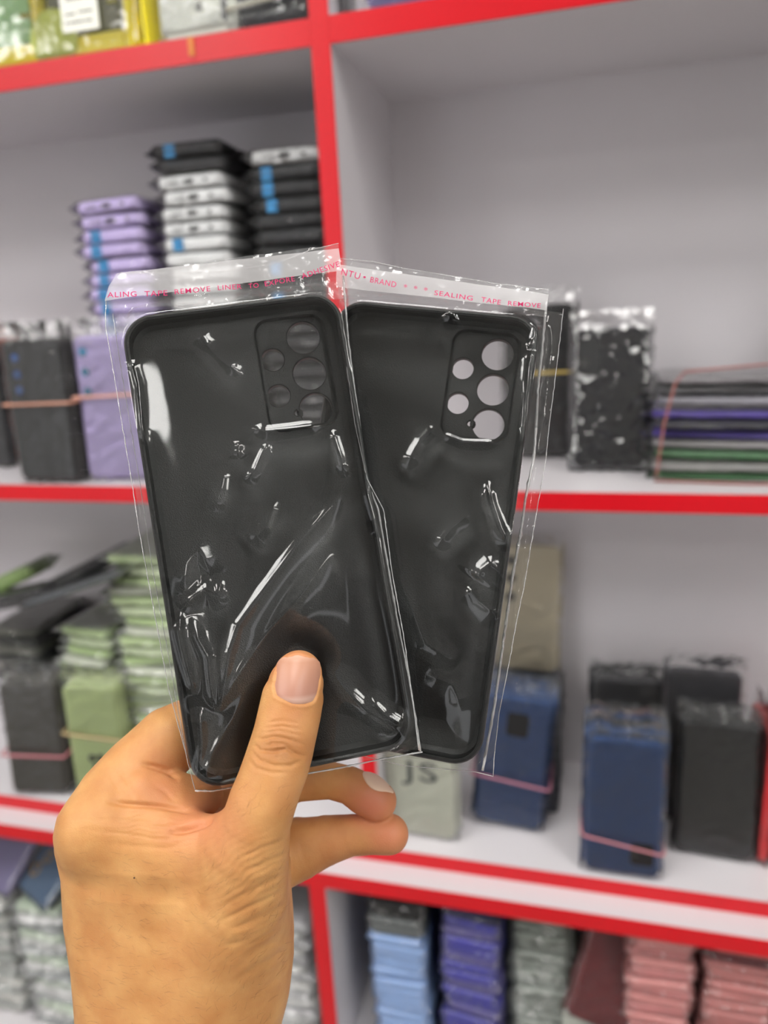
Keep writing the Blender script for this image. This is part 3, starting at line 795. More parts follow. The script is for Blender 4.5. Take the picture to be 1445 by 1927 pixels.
def film_grid(P, left, right, nu, nv):
    X = np.zeros((nv + 1, nu + 1)); Y = np.zeros_like(X)
    for j in range(nv + 1):
        a = lpx(P, *interp(left, j / nv)); b = lpx(P, *interp(right, j / nv))
        for i in range(nu + 1):
            f = i / nu
            X[j, i] = a.x + (b.x - a.x) * f; Y[j, i] = a.y + (b.y - a.y) * f
    return X, Y
def grid_me(name, X, Y, Z):
    nv, nu = X.shape
    vs = np.stack([X.ravel(), Y.ravel(), Z.ravel()], 1)
    fs = [(j * nu + i, j * nu + i + 1, (j + 1) * nu + i + 1, (j + 1) * nu + i) for j in range(nv - 1) for i in range(nu - 1)]
    return mesh(name, vs, [f[::-1] for f in fs], True)
def make_bag(P, left, right, ridges, label, seed, press=None, texts=(), strip=None, flap=None, seams=(), low=0.0022):
    e = empty('plastic_bag'); e.matrix_world = CAMM @ P
    tag(e, label, 'plastic bag', 'clear bags round the two held cases')
    X, Y = film_grid(P, left, right, 150, 300)
    d = rect_sdf(X, Y)
    ins = np.clip((-d - 0.002) / 0.014, 0, 1); ins = ins * ins * (3 - 2 * ins)
    n1 = nz(X, Y, 26, seed); n2 = nz(X, Y, 75, seed + 5)
    Z = np.where(d < 0, 0.0006 - low * ins * (0.9 + 0.7 * n1) + 0.00016 * n2 * ins, 0.0006 - 0.0046 * np.clip(d / 0.005, 0, 1))
    out = np.clip(d / 0.004, 0, 1)
    n3 = nz(X, Y, 160, seed + 9)
    Z += out * 0.0011 * n3 + out * 0.0010 * nz(X * 1, Y * 0.25, 220, seed + 2)
    for poly, hgt, wid in ridges:
        lp = [tuple(lpx(P, *q)[:2]) for q in poly]
        dd, par = seg_dist(X, Y, lp)
        taper = np.clip(np.minimum(par, 1 - par) * 5, 0, 1)
        Z += 1.35 * hgt * np.exp(-np.sqrt((dd / wid) ** 2 + 0.04)) * taper
    if press is not None:
        lp = [tuple(lpx(P, *q)[:2]) for q in press[0]]
        dd, par = seg_dist(X, Y, lp)
        k = np.exp(-(np.maximum(dd - press[1], 0) / press[2]) ** 1.3)
        Z = Z * (1 - k) + press[3] * k
    Z = np.maximum(Z, np.where(d < -0.003, -KD + 0.0008, -1))
    link('front_film', grid_me('front_film', X, Y, Z), M_film, e)
    Xb, Yb = X[::5, ::5], Y[::5, ::5]
    db = rect_sdf(Xb, Yb)
    Zb = -0.0042 - 0.0088 * np.clip(-db / 0.003 + 0.6, 0, 1) + 0.0005 * nz(Xb, Yb, 90, seed + 20)
    link('back_film', grid_me('back_film', Xb, Yb, Zb), M_film, e)
    if flap:
        Xf, Yf = film_grid(P, flap[0], flap[1], 120, 24)
        Zf = -0.0008 + 0.0014 * nz(Xf * 1, Yf * 0.3, 120, seed + 30) + 0.0005 * nz(Xf, Yf, 300, seed + 31)
        fl = link('flap', grid_me('flap', Xf, Yf, Zf), M_flap, e)
        fl['label'] = 'slightly milky sealing flap'
        if strip:
            Xs, Ys = film_grid(P, strip[0], strip[1], 100, 8)
            Zs = 0.0012 + 0.0006 * nz(Xs, Ys * 0.3, 110, seed + 40)
            st = link('adhesive_strip', grid_me('adhesive_strip', Xs, Ys, Zs), M_strip, fl)
            st['label'] = 'whitish adhesive tape strip'
        vs = []; fs = []
        for s, p0, p1, h in texts:
            me, co, mn, mx_ = text_me(s)
            dx, dy = p1[0] - p0[0], p1[1] - p0[1]; L = math.hypot(dx, dy); ux, uy = dx / L, dy / L
            base = len(vs)
            hh = (mx_[1] - mn[1])
            for c in co:
                fx = (c[0] - mn[0]) / (mx_[0] - mn[0]) * L; fy = (c[1] - mn[1]) / hh * h
                vs.append(lpx(P, p0[0] + ux * fx + uy * fy, p0[1] + uy * fx - ux * fy, 0.0034))
            fs += [tuple(base + v for v in f.vertices) for f in me.polygons]
            bpy.data.meshes.remove(me)
        o = link('printed_text', mesh('printed_text', vs, fs), M_ink, fl)
        o['label'] = 'magenta printed words'
    for poly, r, zz in seams:
        pts = [lpx(P, *interp(poly, k / 90), zz) + Vector((noise.noise(Vector((k * .9, seed, 1))) * 0.0002, 0, noise.noise(Vector((k * .7, seed, 4))) * 0.0003)) for k in range(91)]
        link('seam', tube_me('seam', pts, [r * (0.6 + 0.7 * abs(noise.noise(Vector((k * 0.6, seed, 8))))) for k in range(91)], 6), M_seam, e)
    return e
mm = 0.001
LR = [
 ([(411, 1344), (418, 1307), (431, 1229), (448, 1176), (483, 1128), (531, 1063), (570, 1011), (618, 958), (660, 900)], 2.2 * mm, 2.6 * mm),
 ([(411, 1344), (440, 1285), (479, 1229), (509, 1185), (562, 1124), (588, 1089), (627, 1032)], 1.5 * mm, 2.2 * mm),
 ([(337, 1146), (339, 1194), (350, 1242), (361, 1281), (368, 1310)], 1.6 * mm, 1.6 * mm),
 ([(359, 1159), (374, 1203), (392, 1237), (396, 1285), (405, 1344)], 1.6 * mm, 1.8 * mm),
 ([(337, 1146), (361, 1126), (387, 1107), (409, 1118), (415, 1080)], 1.6 * mm, 2.0 * mm),
 ([(345, 1120), (352, 1060), (375, 1030), (400, 1090)], 1.2 * mm, 4 * mm),
 ([(600, 1235), (636, 1285), (692, 1338), (767, 1386)], 1.8 * mm, 2.4 * mm),
 ([(692, 1311), (723, 1342), (767, 1368)], 1.2 * mm, 1.4 * mm),
 ([(367, 613), (389, 647), (419, 677), (456, 706)], 1.2 * mm, 2.6 * mm),
 ([(236, 686), (253, 692), (262, 729), (268, 804), (275, 840)], 1.2 * mm, 1.6 * mm),
 ([(451, 830), (447, 845), (449, 862)], 1.0 * mm, 1.6 * mm),
 ([(505, 833), (495, 850), (480, 885), (460, 905)], 1.2 * mm, 1.4 * mm),
 ([(423, 878), (415, 920), (400, 960)], 0.8 * mm, 2.0 * mm),
 ([(625, 807), (630, 830), (640, 860), (650, 900)], 1.0 * mm, 1.6 * mm),
 ([(470, 803), (500, 812), (560, 806), (628, 797)], 1.2 * mm, 1.8 * mm),
 ([(583, 1436), (636, 1427), (706, 1418), (770, 1404)], 0.9 * mm, 1.4 * mm),
 ([(520, 930), (500, 990), (470, 1020)], 0.9 * mm, 3.0 * mm),
 ([(380, 1480), (400, 1420), (440, 1350), (500, 1230)], 1.2 * mm, 3.0 * mm),
 ([(372, 1470), (380, 1400), (375, 1330)], 1.2 * mm, 2.0 * mm),
 ([(700, 870), (690, 930), (712, 1010)], 1.0 * mm, 1.6 * mm),
]
left_body = [(200, 560), (198, 610), (212, 690), (230, 800), (247, 900), (262, 1000), (290, 1150), (318, 1300), (345, 1400), (367, 1487)]
right_body = [(646, 520), (655, 640), (668, 740), (685, 860), (690, 905), (712, 960), (727, 1050), (750, 1180), (770, 1280), (783, 1360), (791, 1414)]
make_bag(PL, left_body, right_body, LR, 'clear plastic bag with a magenta printed strip round the front black case', 1.0,
         press=([(560, 1255), (540, 1330), (525, 1390)], 0.0065, 0.009, -0.0068),
         flap=([(226, 513), (205, 545), (196, 580)], [(637, 458), (642, 500), (650, 560)]),
         strip=([(221, 517), (206, 540), (198, 568)], [(637, 470), (640, 490), (641, 512)]),
         texts=(('ALING', (202, 560), (257, 558), 10), ('TAPE', (272, 558), (315, 556), 10), ('REMOVE', (329, 554), (396, 548), 9.5), ('LINER', (410, 546), (455, 543.5), 9),
                ('TO', (468, 543), (487, 541), 9), ('EXPORE', (499, 539), (555, 529), 9.5), ('ADHESIVE', (569, 525), (640, 501), 10)),
         seams=((left_body, 0.00022, -0.004), ([(212, 590), (232, 720), (262, 900), (285, 1060), (318, 1240), (350, 1420)], 0.00016, -0.0035), (right_body, 0.00055, -0.003),
                ([(652, 690), (668, 800), (690, 900), (722, 960), (738, 1080), (760, 1200), (778, 1330), (788, 1412)], 0.00025, 0.0),
                ([(226, 513), (330, 514), (420, 512), (520, 495), (585, 470), (637, 458)], 0.00018, 0.0), ([(367, 1488), (400, 1489), (520, 1466), (640, 1445), (720, 1428), (795, 1415)], 0.00045, -0.0035)))
RR = [
 ([(917, 903), (926, 946), (942, 993), (962, 1033)], 1.8 * mm, 1.6 * mm),
 ([(895, 1090), (906, 1073), (936, 1049)], 1.4 * mm, 3.0 * mm),
 ([(826, 795), (790, 830), (760, 880)], 1.0 * mm, 3.0 * mm),
 ([(890, 960), (850, 990), (820, 1030)], 0.8 * mm, 2.4 * mm),
 ([(880, 1100), (900, 1130), (940, 1160)], 0.9 * mm, 2.0 * mm),
 ([(745, 1080), (770, 1130), (800, 1210), (860, 1250)], 1.0 * mm, 2.2 * mm),
 ([(800, 1270), (850, 1290), (870, 1340)], 0.8 * mm, 3.0 * mm),
 ([(827, 815), (870, 832), (950, 835)], 0.8 * mm, 1.6 * mm),
 ([(1004, 640), (995, 700), (990, 780), (985, 840)], 1.4 * mm, 1.3 * mm),
 ([(1000, 660), (1008, 690), (1000, 740)], 1.2 * mm, 1.6 * mm),
 ([(840, 585), (848, 597), (858, 590)], 1.0 * mm, 2.0 * mm),
 ([(1012, 600), (1006, 640), (1000, 660)], 1.2 * mm, 1.4 * mm),
]
rl = [(632, 530), (640, 600), (636, 700), (620, 850), (600, 1000), (570, 1150), (540, 1300), (520, 1390)]
rr = [(1060, 581), (1055, 626), (1045, 709), (1032, 812), (1027, 865), (1012, 950), (999, 1026), (987, 1100), (972, 1169), (959, 1242), (939, 1342), (930, 1421), (928, 1460)]
make_bag(PR, rl, rr, RR, 'clear plastic bag with a magenta printed strip round the rear fanned case', 7.0,
         flap=([(634, 486), (632, 520), (636, 552)], [(1032, 545), (1030, 570), (1027, 596)]),
         strip=([(636, 500), (634, 520), (634, 542)], [(1032, 556), (1030, 570), (1028, 586)]),
         texts=(('NTU', (641, 517), (676, 526), 12), ('•', (683, 523), (688, 524), 4), ('BRAND', (696, 531), (744.5, 541), 10.5), ('*', (759, 541), (766, 542), 7), ('*', (778, 544), (785, 545), 7), ('*', (797, 547), (804, 548), 7),
                ('SEALING', (816.6, 555), (889, 566), 9), ('TAPE', (905, 567.5), (941.5, 573.6), 9), ('REMOVE', (955.5, 574.6), (1017, 579.5), 8.5)),
         seams=((rr, 0.0002, -0.004), ([(1027, 580), (1020, 659), (1012, 732), (1010, 785), (1004, 865), (990, 930), (980, 1000), (965, 1080), (948, 1200), (930, 1330), (908, 1450)], 0.0007, -0.003),
                ([(634, 486), (700, 492), (760, 505), (850, 520), (940, 535), (1032, 545)], 0.0002, 0.0),
                ([(520, 1392), (640, 1412), (760, 1441), (892, 1452), (928, 1461)], 0.0002, -0.004)))

# ------------------------------------------------------------------ the hand (camera-frame modelling, one continuous skin surface)
def C(px, py, Z, r):
    p = cpt(px, py, Z); return (np.array(p), r * Z / FPX)
CH_THUMB = [C(561, 1269, 0.2428, 45), C(557, 1288, 0.2425, 52), C(551, 1316, 0.2420, 58), C(545, 1345, 0.2408, 59), C(537, 1378, 0.2390, 60), C(528, 1410, 0.2372, 61.5), C(518, 1442, 0.2352, 62),
            C(506, 1475, 0.2338, 62), C(494, 1508, 0.2330, 64), C(483, 1545, 0.2335, 65), C(470, 1600, 0.2365, 74), C(452, 1690, 0.2435, 90), C(425, 1800, 0.2535, 104), C(400, 1930, 0.263, 112), C(390, 2100, 0.268, 112)]
CH_INDEX = [C(186, 1556, 0.252, 74), C(214, 1500, 0.258, 68), C(258, 1452, 0.264, 66), C(318, 1394, 0.270, 64), C(390, 1350, 0.2790, 52), C(450, 1330, 0.2840, 46)]
CH_LOBE = [C(268, 1488, 0.254, 42), C(325, 1492, 0.258, 38), C(385, 1500, 0.266, 34)]
CH_WEB = [C(190, 1560, 0.250, 50), C(260, 1572, 0.2500, 58), C(340, 1584, 0.2480, 56), C(400, 1582, 0.2445, 46), C(440, 1580, 0.241, 44)]
CH_MID = [C(380, 1560, 0.285, 60), C(470, 1500, 0.292, 44), C(560, 1474, 0.2905, 34), C(622, 1468, 0.2880, 34), C(658, 1478, 0.2860, 34), C(684, 1494, 0.2850, 37), C(709, 1508, 0.2845, 36.5)]
CH_RING = [C(400, 1660, 0.282, 80), C(500, 1622, 0.288, 62), C(560, 1597, 0.290, 56), C(610, 1582, 0.289, 45), C(660, 1572, 0.2865, 36.5), C(700, 1569, 0.2855, 35), C(733, 1569, 0.285, 36)]
CH_LITTLE = [C(400, 1720, 0.290, 70), C(450, 1700, 0.296, 52), C(475, 1690, 0.300, 40)]
CHAINS = [CH_THUMB, CH_INDEX, CH_LOBE, CH_WEB, CH_MID, CH_RING, CH_LITTLE]
KS = [0.008, 0.006, 0.0022, 0.010, 0.0015, 0.0015, 0.003]
# forearm / palm mass: rows of (y, left, right, depth centre, half depth)
ROWS = [(1520, 128, 330, 0.262, 0.012), (1545, 114, 420, 0.263, 0.019), (1580, 113, 520, 0.264, 0.024), (1629, 126, 545, 0.265, 0.0265), (1674, 129, 547, 0.266, 0.027), (1715, 131, 550, 0.266, 0.027), (1757, 138, 552, 0.265, 0.0265),
        (1798, 144, 551, 0.264, 0.0255), (1867, 148, 538, 0.263, 0.0245), (1927, 152, 520, 0.262, 0.0235), (2050, 158, 500, 0.262, 0.023), (2250, 160, 500, 0.264, 0.024)]
RY = np.array([-(r[0] - CY) / FPX * r[3] for r in ROWS]); RXc = np.array([((r[1] + r[2]) / 2 - CX) / FPX * r[3] for r in ROWS])
RA = np.array([(r[2] - r[1]) / 2 / FPX * r[3] for r in ROWS]); RZc = np.array([-r[3] for r in ROWS]); RB = np.array([r[4] for r in ROWS])
def sd_body(P):
    y = P[:, 1]; o = np.argsort(RY)
    f = lambda a: np.interp(y, RY[o], a[o])
    a, b = f(RA), f(RB)
    q = (np.abs((P[:, 0] - f(RXc)) / a) ** 2.3 + np.abs((P[:, 2] - f(RZc)) / b) ** 2.3) ** (1 / 2.3)
    d = (q - 1) * np.minimum(a, b)
    top = y - (RY.max() - 0.002)
    bot = RY.min() - y
    return np.maximum(np.maximum(d, bot), top)
def sd_chain(P, ch):
    best = np.full(len(P), 1e9)
    for (a, ra), (b, rb) in zip(ch, ch[1:]):
        ab = b - a; L2 = ab @ ab
        t = np.clip(((P - a) @ ab) / L2, 0, 1)
        d = np.linalg.norm(P - a - t[:, None] * ab, axis=1) - (ra + (rb - ra) * t)
        best = np.minimum(best, d)
    return best
def smin(a, b, k):
    h = np.clip(0.5 + 0.5 * (b - a) / k, 0, 1)
    return b * (1 - h) + a * h - k * h * (1 - h)
def sdf(P):
    d = sd_body(P)
    for ch, k in zip(CHAINS, KS):
        d = smin(d, sd_chain(P, ch), k)
    return d
def grad(P, e=2e-4):
    g = np.zeros_like(P)
    for k in range(3):
        q = np.zeros(3); q[k] = e
        g[:, k] = sdf(P + q) - sdf(P - q)
    n = np.linalg.norm(g, axis=1, keepdims=True)
    return g / np.maximum(n, 1e-9), n[:, 0] / (2 * e)
# voxel shell of the union, then pulled onto the blended surface
bm = bmesh.new()
for ch in CHAINS:
    for (a, ra), (b, rb) in zip(ch, ch[1:]):
        n = max(2, int(np.linalg.norm(b - a) / (0.3 * min(ra, rb))) + 1)
        for i in range(n + 1):
            t = i / n; c = a + (b - a) * t; r = ra + (rb - ra) * t
            bmesh.ops.create_icosphere(bm, subdivisions=3, radius=r, matrix=Matrix.Translation(Vector(c)))
ring_prev = None; NB = 40
for i in range(len(ROWS)):
    rg = []
    for k in range(NB):
        a = 2 * math.pi * k / NB
        ca, sa = math.cos(a), math.sin(a)
        rg.append(bm.verts.new((RXc[i] + RA[i] * abs(ca) ** (2 / 2.3) * (1 if ca > 0 else -1), RY[i], RZc[i] + RB[i] * abs(sa) ** (2 / 2.3) * (1 if sa > 0 else -1))))
    if ring_prev:
        for k in range(NB): bm.faces.new((ring_prev[k], ring_prev[(k + 1) % NB], rg[(k + 1) % NB], rg[k]))
    else: bm.faces.new(rg)
    ring_prev = rg
bm.faces.new(ring_prev[::-1])
bmesh.ops.recalc_face_normals(bm, faces=bm.faces[:])
me0 = bpy.data.meshes.new('hand0'); bm.to_mesh(me0); bm.free()
o0 = bpy.data.objects.new('hand0', me0); COL.objects.link(o0)
md = o0.modifiers.new('r', 'REMESH'); md.mode = 'VOXEL'; md.voxel_size = 0.0011
sm = o0.modifiers.new('s', 'SMOOTH'); sm.iterations = 4; sm.factor = 0.5
sb = o0.modifiers.new('u', 'SUBSURF'); sb.levels = 1; sb.render_levels = 1
bpy.context.view_layer.update()
hm = bpy.data.meshes.new_from_object(o0.evaluated_get(bpy.context.evaluated_depsgraph_get()))
bpy.data.objects.remove(o0); bpy.data.meshes.remove(me0)
nv_ = len(hm.vertices)
V = np.empty(nv_ * 3); hm.vertices.foreach_get('co', V); V = V.reshape(-1, 3)
for _ in range(4):
    g, n = grad(V)
    V = V - g * (np.clip(sdf(V) / np.maximum(n, 0.3), -0.0015, 0.0015))[:, None]
g, n = grad(V)
# skin relief: creases, folds, tendons (depth along the normal)
px = CX + FPX * V[:, 0] / -V[:, 2]; py = CY - FPX * V[:, 1] / -V[:, 2]
front = np.clip((g[:, 2] + 0.1) / 0.4, 0, 1)
near = (V[:, 2] > -0.2665)
CREASE = [
 ([(474, 1386), (492, 1391), (512, 1386), (536, 1389), (556, 1396), (577, 1403)], .34, 3.2),
 ([(473, 1398), (488, 1411), (512, 1414), (540, 1409), (562, 1421), (578, 1424)], .42, 3.4),
 ([(488, 1405), (512, 1399), (535, 1400), (556, 1410)], .30, 2.6),
 ([(470, 1410), (486, 1430), (515, 1441), (548, 1441), (574, 1428)], .30, 3.4),
 ([(500, 1360), (530, 1356), (566, 1362)], .16, 2.6), ([(492, 1371), (530, 1366), (572, 1374)], .18, 2.6), ([(486, 1379), (525, 1375), (574, 1386)], .18, 2.4),
 ([(464, 1425), (480, 1445), (512, 1454), (550, 1454)], .18, 3.0), ([(520, 1402), (523, 1420), (521, 1430)], .18, 2.2), ([(503, 1388), (506, 1400), (500, 1415)], .14, 2.0),
 ([(404, 1533), (392, 1543), (372, 1552), (345, 1562), (315, 1570)], 1.5, 7.0),
 ([(196, 1508), (240, 1514), (300, 1518), (350, 1525), (400, 1531)], .9, 5.0),
 ([(262, 1437), (290, 1443), (318, 1452), (338, 1468)], 1.0, 5.0),
 ([(222, 1449), (238, 1468), (250, 1492), (258, 1511)], .5, 5.0), ([(205, 1450), (216, 1475), (236, 1500)], .3, 4.0),
 ([(286, 1478), (310, 1490), (330, 1512)], .3, 4.0),
 ([(150, 1560), (230, 1568), (300, 1580), (350, 1574)], .22, 4.0), ([(140, 1540), (220, 1545), (310, 1548), (370, 1545)], .2, 4.0), ([(180, 1585), (260, 1592), (320, 1596), (352, 1582)], .2, 4.0),
 ([(548, 1640), (500, 1660), (450, 1690), (400, 1715)], .35, 6.0), ([(548, 1662), (505, 1690), (455, 1715), (410, 1735)], .3, 5.0), ([(550, 1690), (500, 1725), (440, 1750)], .4, 6.0),
 ([(550, 1712), (510, 1745), (450, 1775), (400, 1785)], .35, 6.0), ([(551, 1740), (510, 1775), (450, 1800)], .3, 6.0), ([(545, 1600), (500, 1625), (440, 1650)], .22, 5.0),
 ([(545, 1575), (500, 1595), (450, 1615)], .2, 4.0), ([(550, 1770), (500, 1815), (430, 1850)], .25, 7.0),
 ([(560, 1300), (590, 1310)], 0.0, 3.0),
]
D = np.zeros(nv_)
for ci_, (poly, dep, wid) in enumerate(CREASE):
    dd, par = seg_dist(px, py, poly)
    tp = np.clip(np.minimum(par, 1 - par) * 4, 0.0, 1)
    D -= (2.2 if ci_ < 10 else (1.4 if ci_ in (10, 11, 12) else 0.9)) * dep * 0.001 * np.exp(-(dd / wid) ** 2) * tp * front * near
# fine diagonal wrinkles around the thumb base and web
def stripes(cx_, cy_, rx, ry, ang, freq, amp, seed):
    u = (px - cx_) * math.cos(ang) + (py - cy_) * math.sin(ang); v_ = -(px - cx_) * math.sin(ang) + (py - cy_) * math.cos(ang)
    m = np.exp(-((u / rx) ** 2 + (v_ / ry) ** 2))
    wv = v_ + 3.5 * np.sin(u * 0.05 + seed) + 2.0 * np.sin(u * 0.13 + seed * 2)
    return -amp * 0.001 * m * (0.5 + 0.5 * np.cos(wv * freq)) ** 2 * front * near
D += stripes(470, 1640, 80, 80, -0.55, 0.48, .16, 1) + stripes(280, 1560, 120, 34, 0.05, 0.70, .14, 2) + stripes(520, 1410, 55, 45, 0.05, 0.9, .12, 3)
D += stripes(500, 1760, 90, 90, -0.6, 0.30, .20, 4) + stripes(470, 1530, 60, 40, -0.25, 0.75, .10, 5)
# nail bed on the thumb
NAIL = [(527, 1240), (560, 1231), (598, 1242), (603, 1262), (601, 1292), (592, 1321), (575, 1327), (550, 1326), (519, 1311), (515, 1292), (519, 1262)]
def in_poly(x, y, poly):
    ins = np.zeros(x.shape, bool); n = len(poly); j = n - 1
    for i in range(n):
        xi, yi = poly[i]; xj, yj = poly[j]
        c = ((yi > y) != (yj > y)) & (x < (xj - xi) * (y - yi) / (yj - yi + 1e-12) + xi)
        ins ^= c; j = i
    return ins
dd, par = seg_dist(px, py, NAIL + [NAIL[0]])
inside = in_poly(px, py, NAIL)
fr_near = front * (V[:, 2] > -0.2480)
D += np.where(inside, -0.00045 * np.clip(dd / 3, 0, 1), 0.00032 * np.exp(-(np.maximum(dd - 2, 0) / 5) ** 2)) * fr_near
nz_ = np.array([noise.noise(Vector(v) * 55) for v in V[::1]])
D += 0.00045 * nz_
V2 = V + g * D[:, None]
hm.vertices.foreach_set('co', V2.ravel())
hm.polygons.foreach_set('use_smooth', [True] * len(hm.polygons))
# skin tint: pinker at finger ends, web and palm side
tint = np.zeros(nv_)
for (cx_, cy_, r_, a_) in ((700, 1515, 55, 1), (735, 1570, 50, .8), (560, 1250, 60, .45), (380, 1545, 70, .6), (300, 1480, 70, .4), (640, 1585, 60, .35), (560, 1360, 60, .2), (545, 1480, 40, .15)):
    tint = np.maximum(tint, a_ * np.exp(-(((px - cx_) ** 2 + (py - cy_) ** 2) / r_ ** 2)))
dk = np.zeros(nv_)
for (cx_, cy_, rx_, ry_, a_) in ((525, 1408, 55, 34, .8), (560, 1600, 40, 40, .2)):
    dk = np.maximum(dk, a_ * np.exp(-(((px - cx_) / rx_) ** 2 + ((py - cy_) / ry_) ** 2)))
at = hm.color_attributes.new('skin_tint', 'FLOAT_COLOR', 'POINT')
at.data.foreach_set('color', np.stack([tint, dk, np.zeros(nv_), np.ones(nv_)], 1).ravel())
m, t, b, o = nt('skin')
N = t.nodes; L = t.links
tc = N.new('ShaderNodeTexCoord'); ac = N.new('ShaderNodeAttribute'); ac.attribute_name = 'skin_tint'
sep = N.new('ShaderNodeSeparateColor'); L.new(ac.outputs['Color'], sep.inputs[0])
n1 = N.new('ShaderNodeTexNoise'); n1.inputs['Scale'].default_value = 90; n1.inputs['Detail'].default_value = 5; L.new(tc.outputs['Object'], n1.inputs['Vector'])
rmp = N.new('ShaderNodeValToRGB')
rmp.color_ramp.elements[0].position = 0.3; rmp.color_ramp.elements[0].color = (*s2l((187, 129, 76)), 1)
rmp.color_ramp.elements[1].position = 0.7; rmp.color_ramp.elements[1].color = (*s2l((208, 156, 98)), 1)
L.new(n1.outputs['Fac'], rmp.inputs['Fac'])
mxa = N.new('ShaderNodeMix'); mxa.data_type = 'RGBA'; L.new(sep.outputs[0], mxa.inputs['Factor']); L.new(rmp.outputs[0], mxa.inputs[6]); mxa.inputs[7].default_value = (*s2l((206, 126, 96)), 1)
mxb = N.new('ShaderNodeMix'); mxb.data_type = 'RGBA'; L.new(sep.outputs[1], mxb.inputs['Factor']); L.new(mxa.outputs[2], mxb.inputs[6]); mxb.inputs[7].default_value = (*s2l((160, 104, 60)), 1)
L.new(mxb.outputs[2], b.inputs['Base Color'])
b.inputs['Roughness'].default_value = 0.5; b.inputs['Specular IOR Level'].default_value = 0.35
b.inputs['Subsurface Weight'].default_value = 0.12; b.inputs['Subsurface Radius'].default_value = (1, 0.35, 0.15); b.inputs['Subsurface Scale'].default_value = 0.003
vo = N.new('ShaderNodeTexVoronoi'); vo.inputs['Scale'].default_value = 1500; vo.feature = 'DISTANCE_TO_EDGE'; L.new(tc.outputs['Object'], vo.inputs['Vector'])
n2 = N.new('ShaderNodeTexNoise'); n2.inputs['Scale'].default_value = 1400; n2.inputs['Detail'].default_value = 3; L.new(tc.outputs['Object'], n2.inputs['Vector'])
ad = N.new('ShaderNodeMath'); ad.operation = 'ADD'; L.new(vo.outputs['Distance'], ad.inputs[0]); L.new(n2.outputs['Fac'], ad.inputs[1])
bp = N.new('ShaderNodeBump'); bp.inputs['Strength'].default_value = 0.55; bp.inputs['Distance'].default_value = 0.00012
L.new(ad.outputs[0], bp.inputs['Height']); L.new(bp.outputs[0], b.inputs['Normal'])
M_skin = m
org = cpt(340, 1900, 0.262)
V3 = V2 - np.array(org)
hm.vertices.foreach_set('co', V3.ravel()); hm.update(); hm.name = 'hand'
MH = CAMM @ Matrix.Translation(org)
hand = link('person', hm, M_skin, None, mw=MH)
tag(hand, "person's left hand and wrist, thumb pressing on the front bagged black phone case", 'person')
BV = BVHTree.FromPolygons([tuple(v) for v in V2], [tuple(p.vertices) for p in hm.polygons])
def hit(x, y):
    d = Vector(((x - CX) / FPX, -(y - CY) / FPX, -1)).normalized()
    return BV.ray_cast(Vector((0, 0, 0)), d)
def nail(name, poly, lift, label, mat, dome=0.0004):
    cx_ = sum(p[0] for p in poly) / len(poly); cy_ = sum(p[1] for p in poly) / len(poly)
    # smooth outline
    n = len(poly); out = []
    for i in range(n):
        p0, p1, p2, p3 = poly[i - 1], poly[i], poly[(i + 1) % n], poly[(i + 2) % n]
        for s in range(4):
            u = s / 4
            out.append(tuple(0.5 * ((2 * p1[k]) + (-p0[k] + p2[k]) * u + (2 * p0[k] - 5 * p1[k] + 4 * p2[k] - p3[k]) * u * u + (-p0[k] + 3 * p1[k] - 3 * p2[k] + p3[k]) * u ** 3) for k in (0, 1)))
    vs = []; rings = 9
    # plane fit for a smooth nail plate: depth fitted as a quadratic in pixel space
    S = []
    for r in range(rings + 1):
        f = r / rings
        for (x, y) in out:
            X_, Y_ = cx_ + (x - cx_) * f, cy_ + (y - cy_) * f
            h = hit(X_, Y_)
            if h[0] is not None: S.append((X_ - cx_, Y_ - cy_, h[0].z))
    S = np.array(S); A = np.stack([np.ones(len(S)), S[:, 0], S[:, 1], S[:, 0] ** 2, S[:, 0] * S[:, 1], S[:, 1] ** 2], 1)
    cf = np.linalg.lstsq(A, S[:, 2], rcond=None)[0]
    for r in range(rings + 1):
        f = r / rings
        for (x, y) in out:
            dx, dy = (x - cx_) * f, (y - cy_) * f
            z = cf @ np.array([1, dx, dy, dx * dx, dx * dy, dy * dy]) + lift + dome * (1 - f * f) - (0.0007 if r == rings else 0)
            vs.append(cpt(cx_ + dx, cy_ + dy, -z) - org)
    m_ = len(out); fs = []
    for r in range(rings):
        for k in range(m_):
            fs.append((r * m_ + k, r * m_ + (k + 1) % m_, (r + 1) * m_ + (k + 1) % m_, (r + 1) * m_ + k))
    o = link(name, mesh(name, vs, fs, True), mat, hand); o['label'] = label
    return o
mN, tN, bN, oN = nt('nail_plate')
NN = tN.nodes; tcn = NN.new('ShaderNodeTexCoord'); spn = NN.new('ShaderNodeSeparateXYZ'); tN.links.new(tcn.outputs['Generated'], spn.inputs[0])
rn = NN.new('ShaderNodeValToRGB'); tN.links.new(spn.outputs['Y'], rn.inputs['Fac'])
el = rn.color_ramp.elements; el[0].position = 0.0; el[0].color = (*s2l((196, 158, 140)), 1); el[1].position = 1.0; el[1].color = (*s2l((214, 172, 150)), 1)
e1 = el.new(0.16); e1.color = (*s2l((194, 154, 138)), 1); e2 = el.new(0.24); e2.color = (*s2l((178, 128, 110)), 1); e3 = el.new(0.85); e3.color = (*s2l((186, 134, 108)), 1)
tN.links.new(rn.outputs[0], bN.inputs['Base Color']); bN.inputs['Roughness'].default_value = 0.42; bN.inputs['Specular IOR Level'].default_value = 0.5
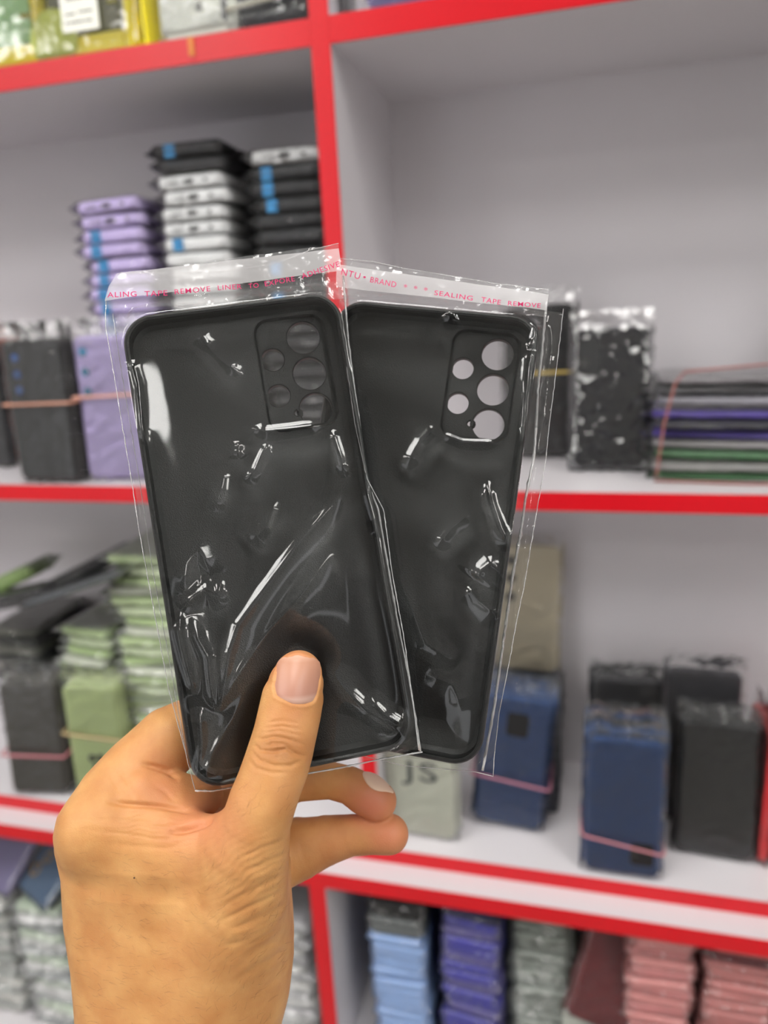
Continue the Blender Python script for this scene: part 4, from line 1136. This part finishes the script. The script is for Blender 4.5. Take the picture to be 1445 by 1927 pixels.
nail('thumb_nail', NAIL, 0.00035, 'pinkish thumb nail', mN)
M_nail2 = plain('nail_pale', (238, 206, 180), 0.3, 0.5, var=0.02)
nail('finger_nail', [(681, 1453), (698, 1453), (716, 1462), (732, 1477), (741, 1492), (726, 1491), (708, 1489), (694, 1481), (685, 1468)], 0.0004, 'pale nail of the middle finger', M_nail2, 0.0003)
# small mole and fine hairs
h = hit(252.5, 1652)
if h[0] is not None:
    bmm = bmesh.new(); bmesh.ops.create_icosphere(bmm, subdivisions=2, radius=0.00028, matrix=Matrix.Translation(h[0] - org)); me = bpy.data.meshes.new('mole'); bmm.to_mesh(me); bmm.free()
    link('mole', me, plain('mole_brown', (58, 30, 24), 0.6), hand)
random.seed(11)
vs = []; fs = []
for k in range(420):
    x, y = random.uniform(135, 545), random.uniform(1600, 1927)
    if random.random() < 0.06: x, y = random.uniform(430, 545), random.uniform(1480, 1540)
    h = hit(x, y)
    if h[0] is None or h[1].z < 0.2: continue
    ang = random.gauss(0.25 if x < 380 else -0.9, 0.35); Lh = random.uniform(0.0015, 0.0045); st = 5
    P0 = None; base = len(vs)
    for s in range(st + 1):
        a2 = ang + 0.25 * math.sin(s * 0.8 + k)
        if s == 0: X_, Y_ = x, y
        else: X_ += math.cos(a2) * Lh / st * FPX / 0.24; Y_ += math.sin(a2) * Lh / st * FPX / 0.24
        hh = hit(X_, Y_)
        if hh[0] is None: hh = h
        p = hh[0] + hh[1] * (0.00010 + 0.00035 * s / st)
        wd = 0.000028 * (1 - 0.8 * s / st)
        dirp = Vector((math.sin(a2), math.cos(a2), 0)) * wd
        vs += [p + dirp - org, p - dirp - org, p + Vector((0, 0, wd)) - org]
    for s in range(st):
        for q in range(3):
            a_ = base + s * 3
            fs.append((a_ + q, a_ + (q + 1) % 3, a_ + 3 + (q + 1) % 3, a_ + 3 + q))
o = link('arm_hair', mesh('arm_hair', vs, fs), plain('hair_brown', (96, 60, 36), 0.6), hand); tag(o, 'fine dark hairs on the wrist', kind='stuff')
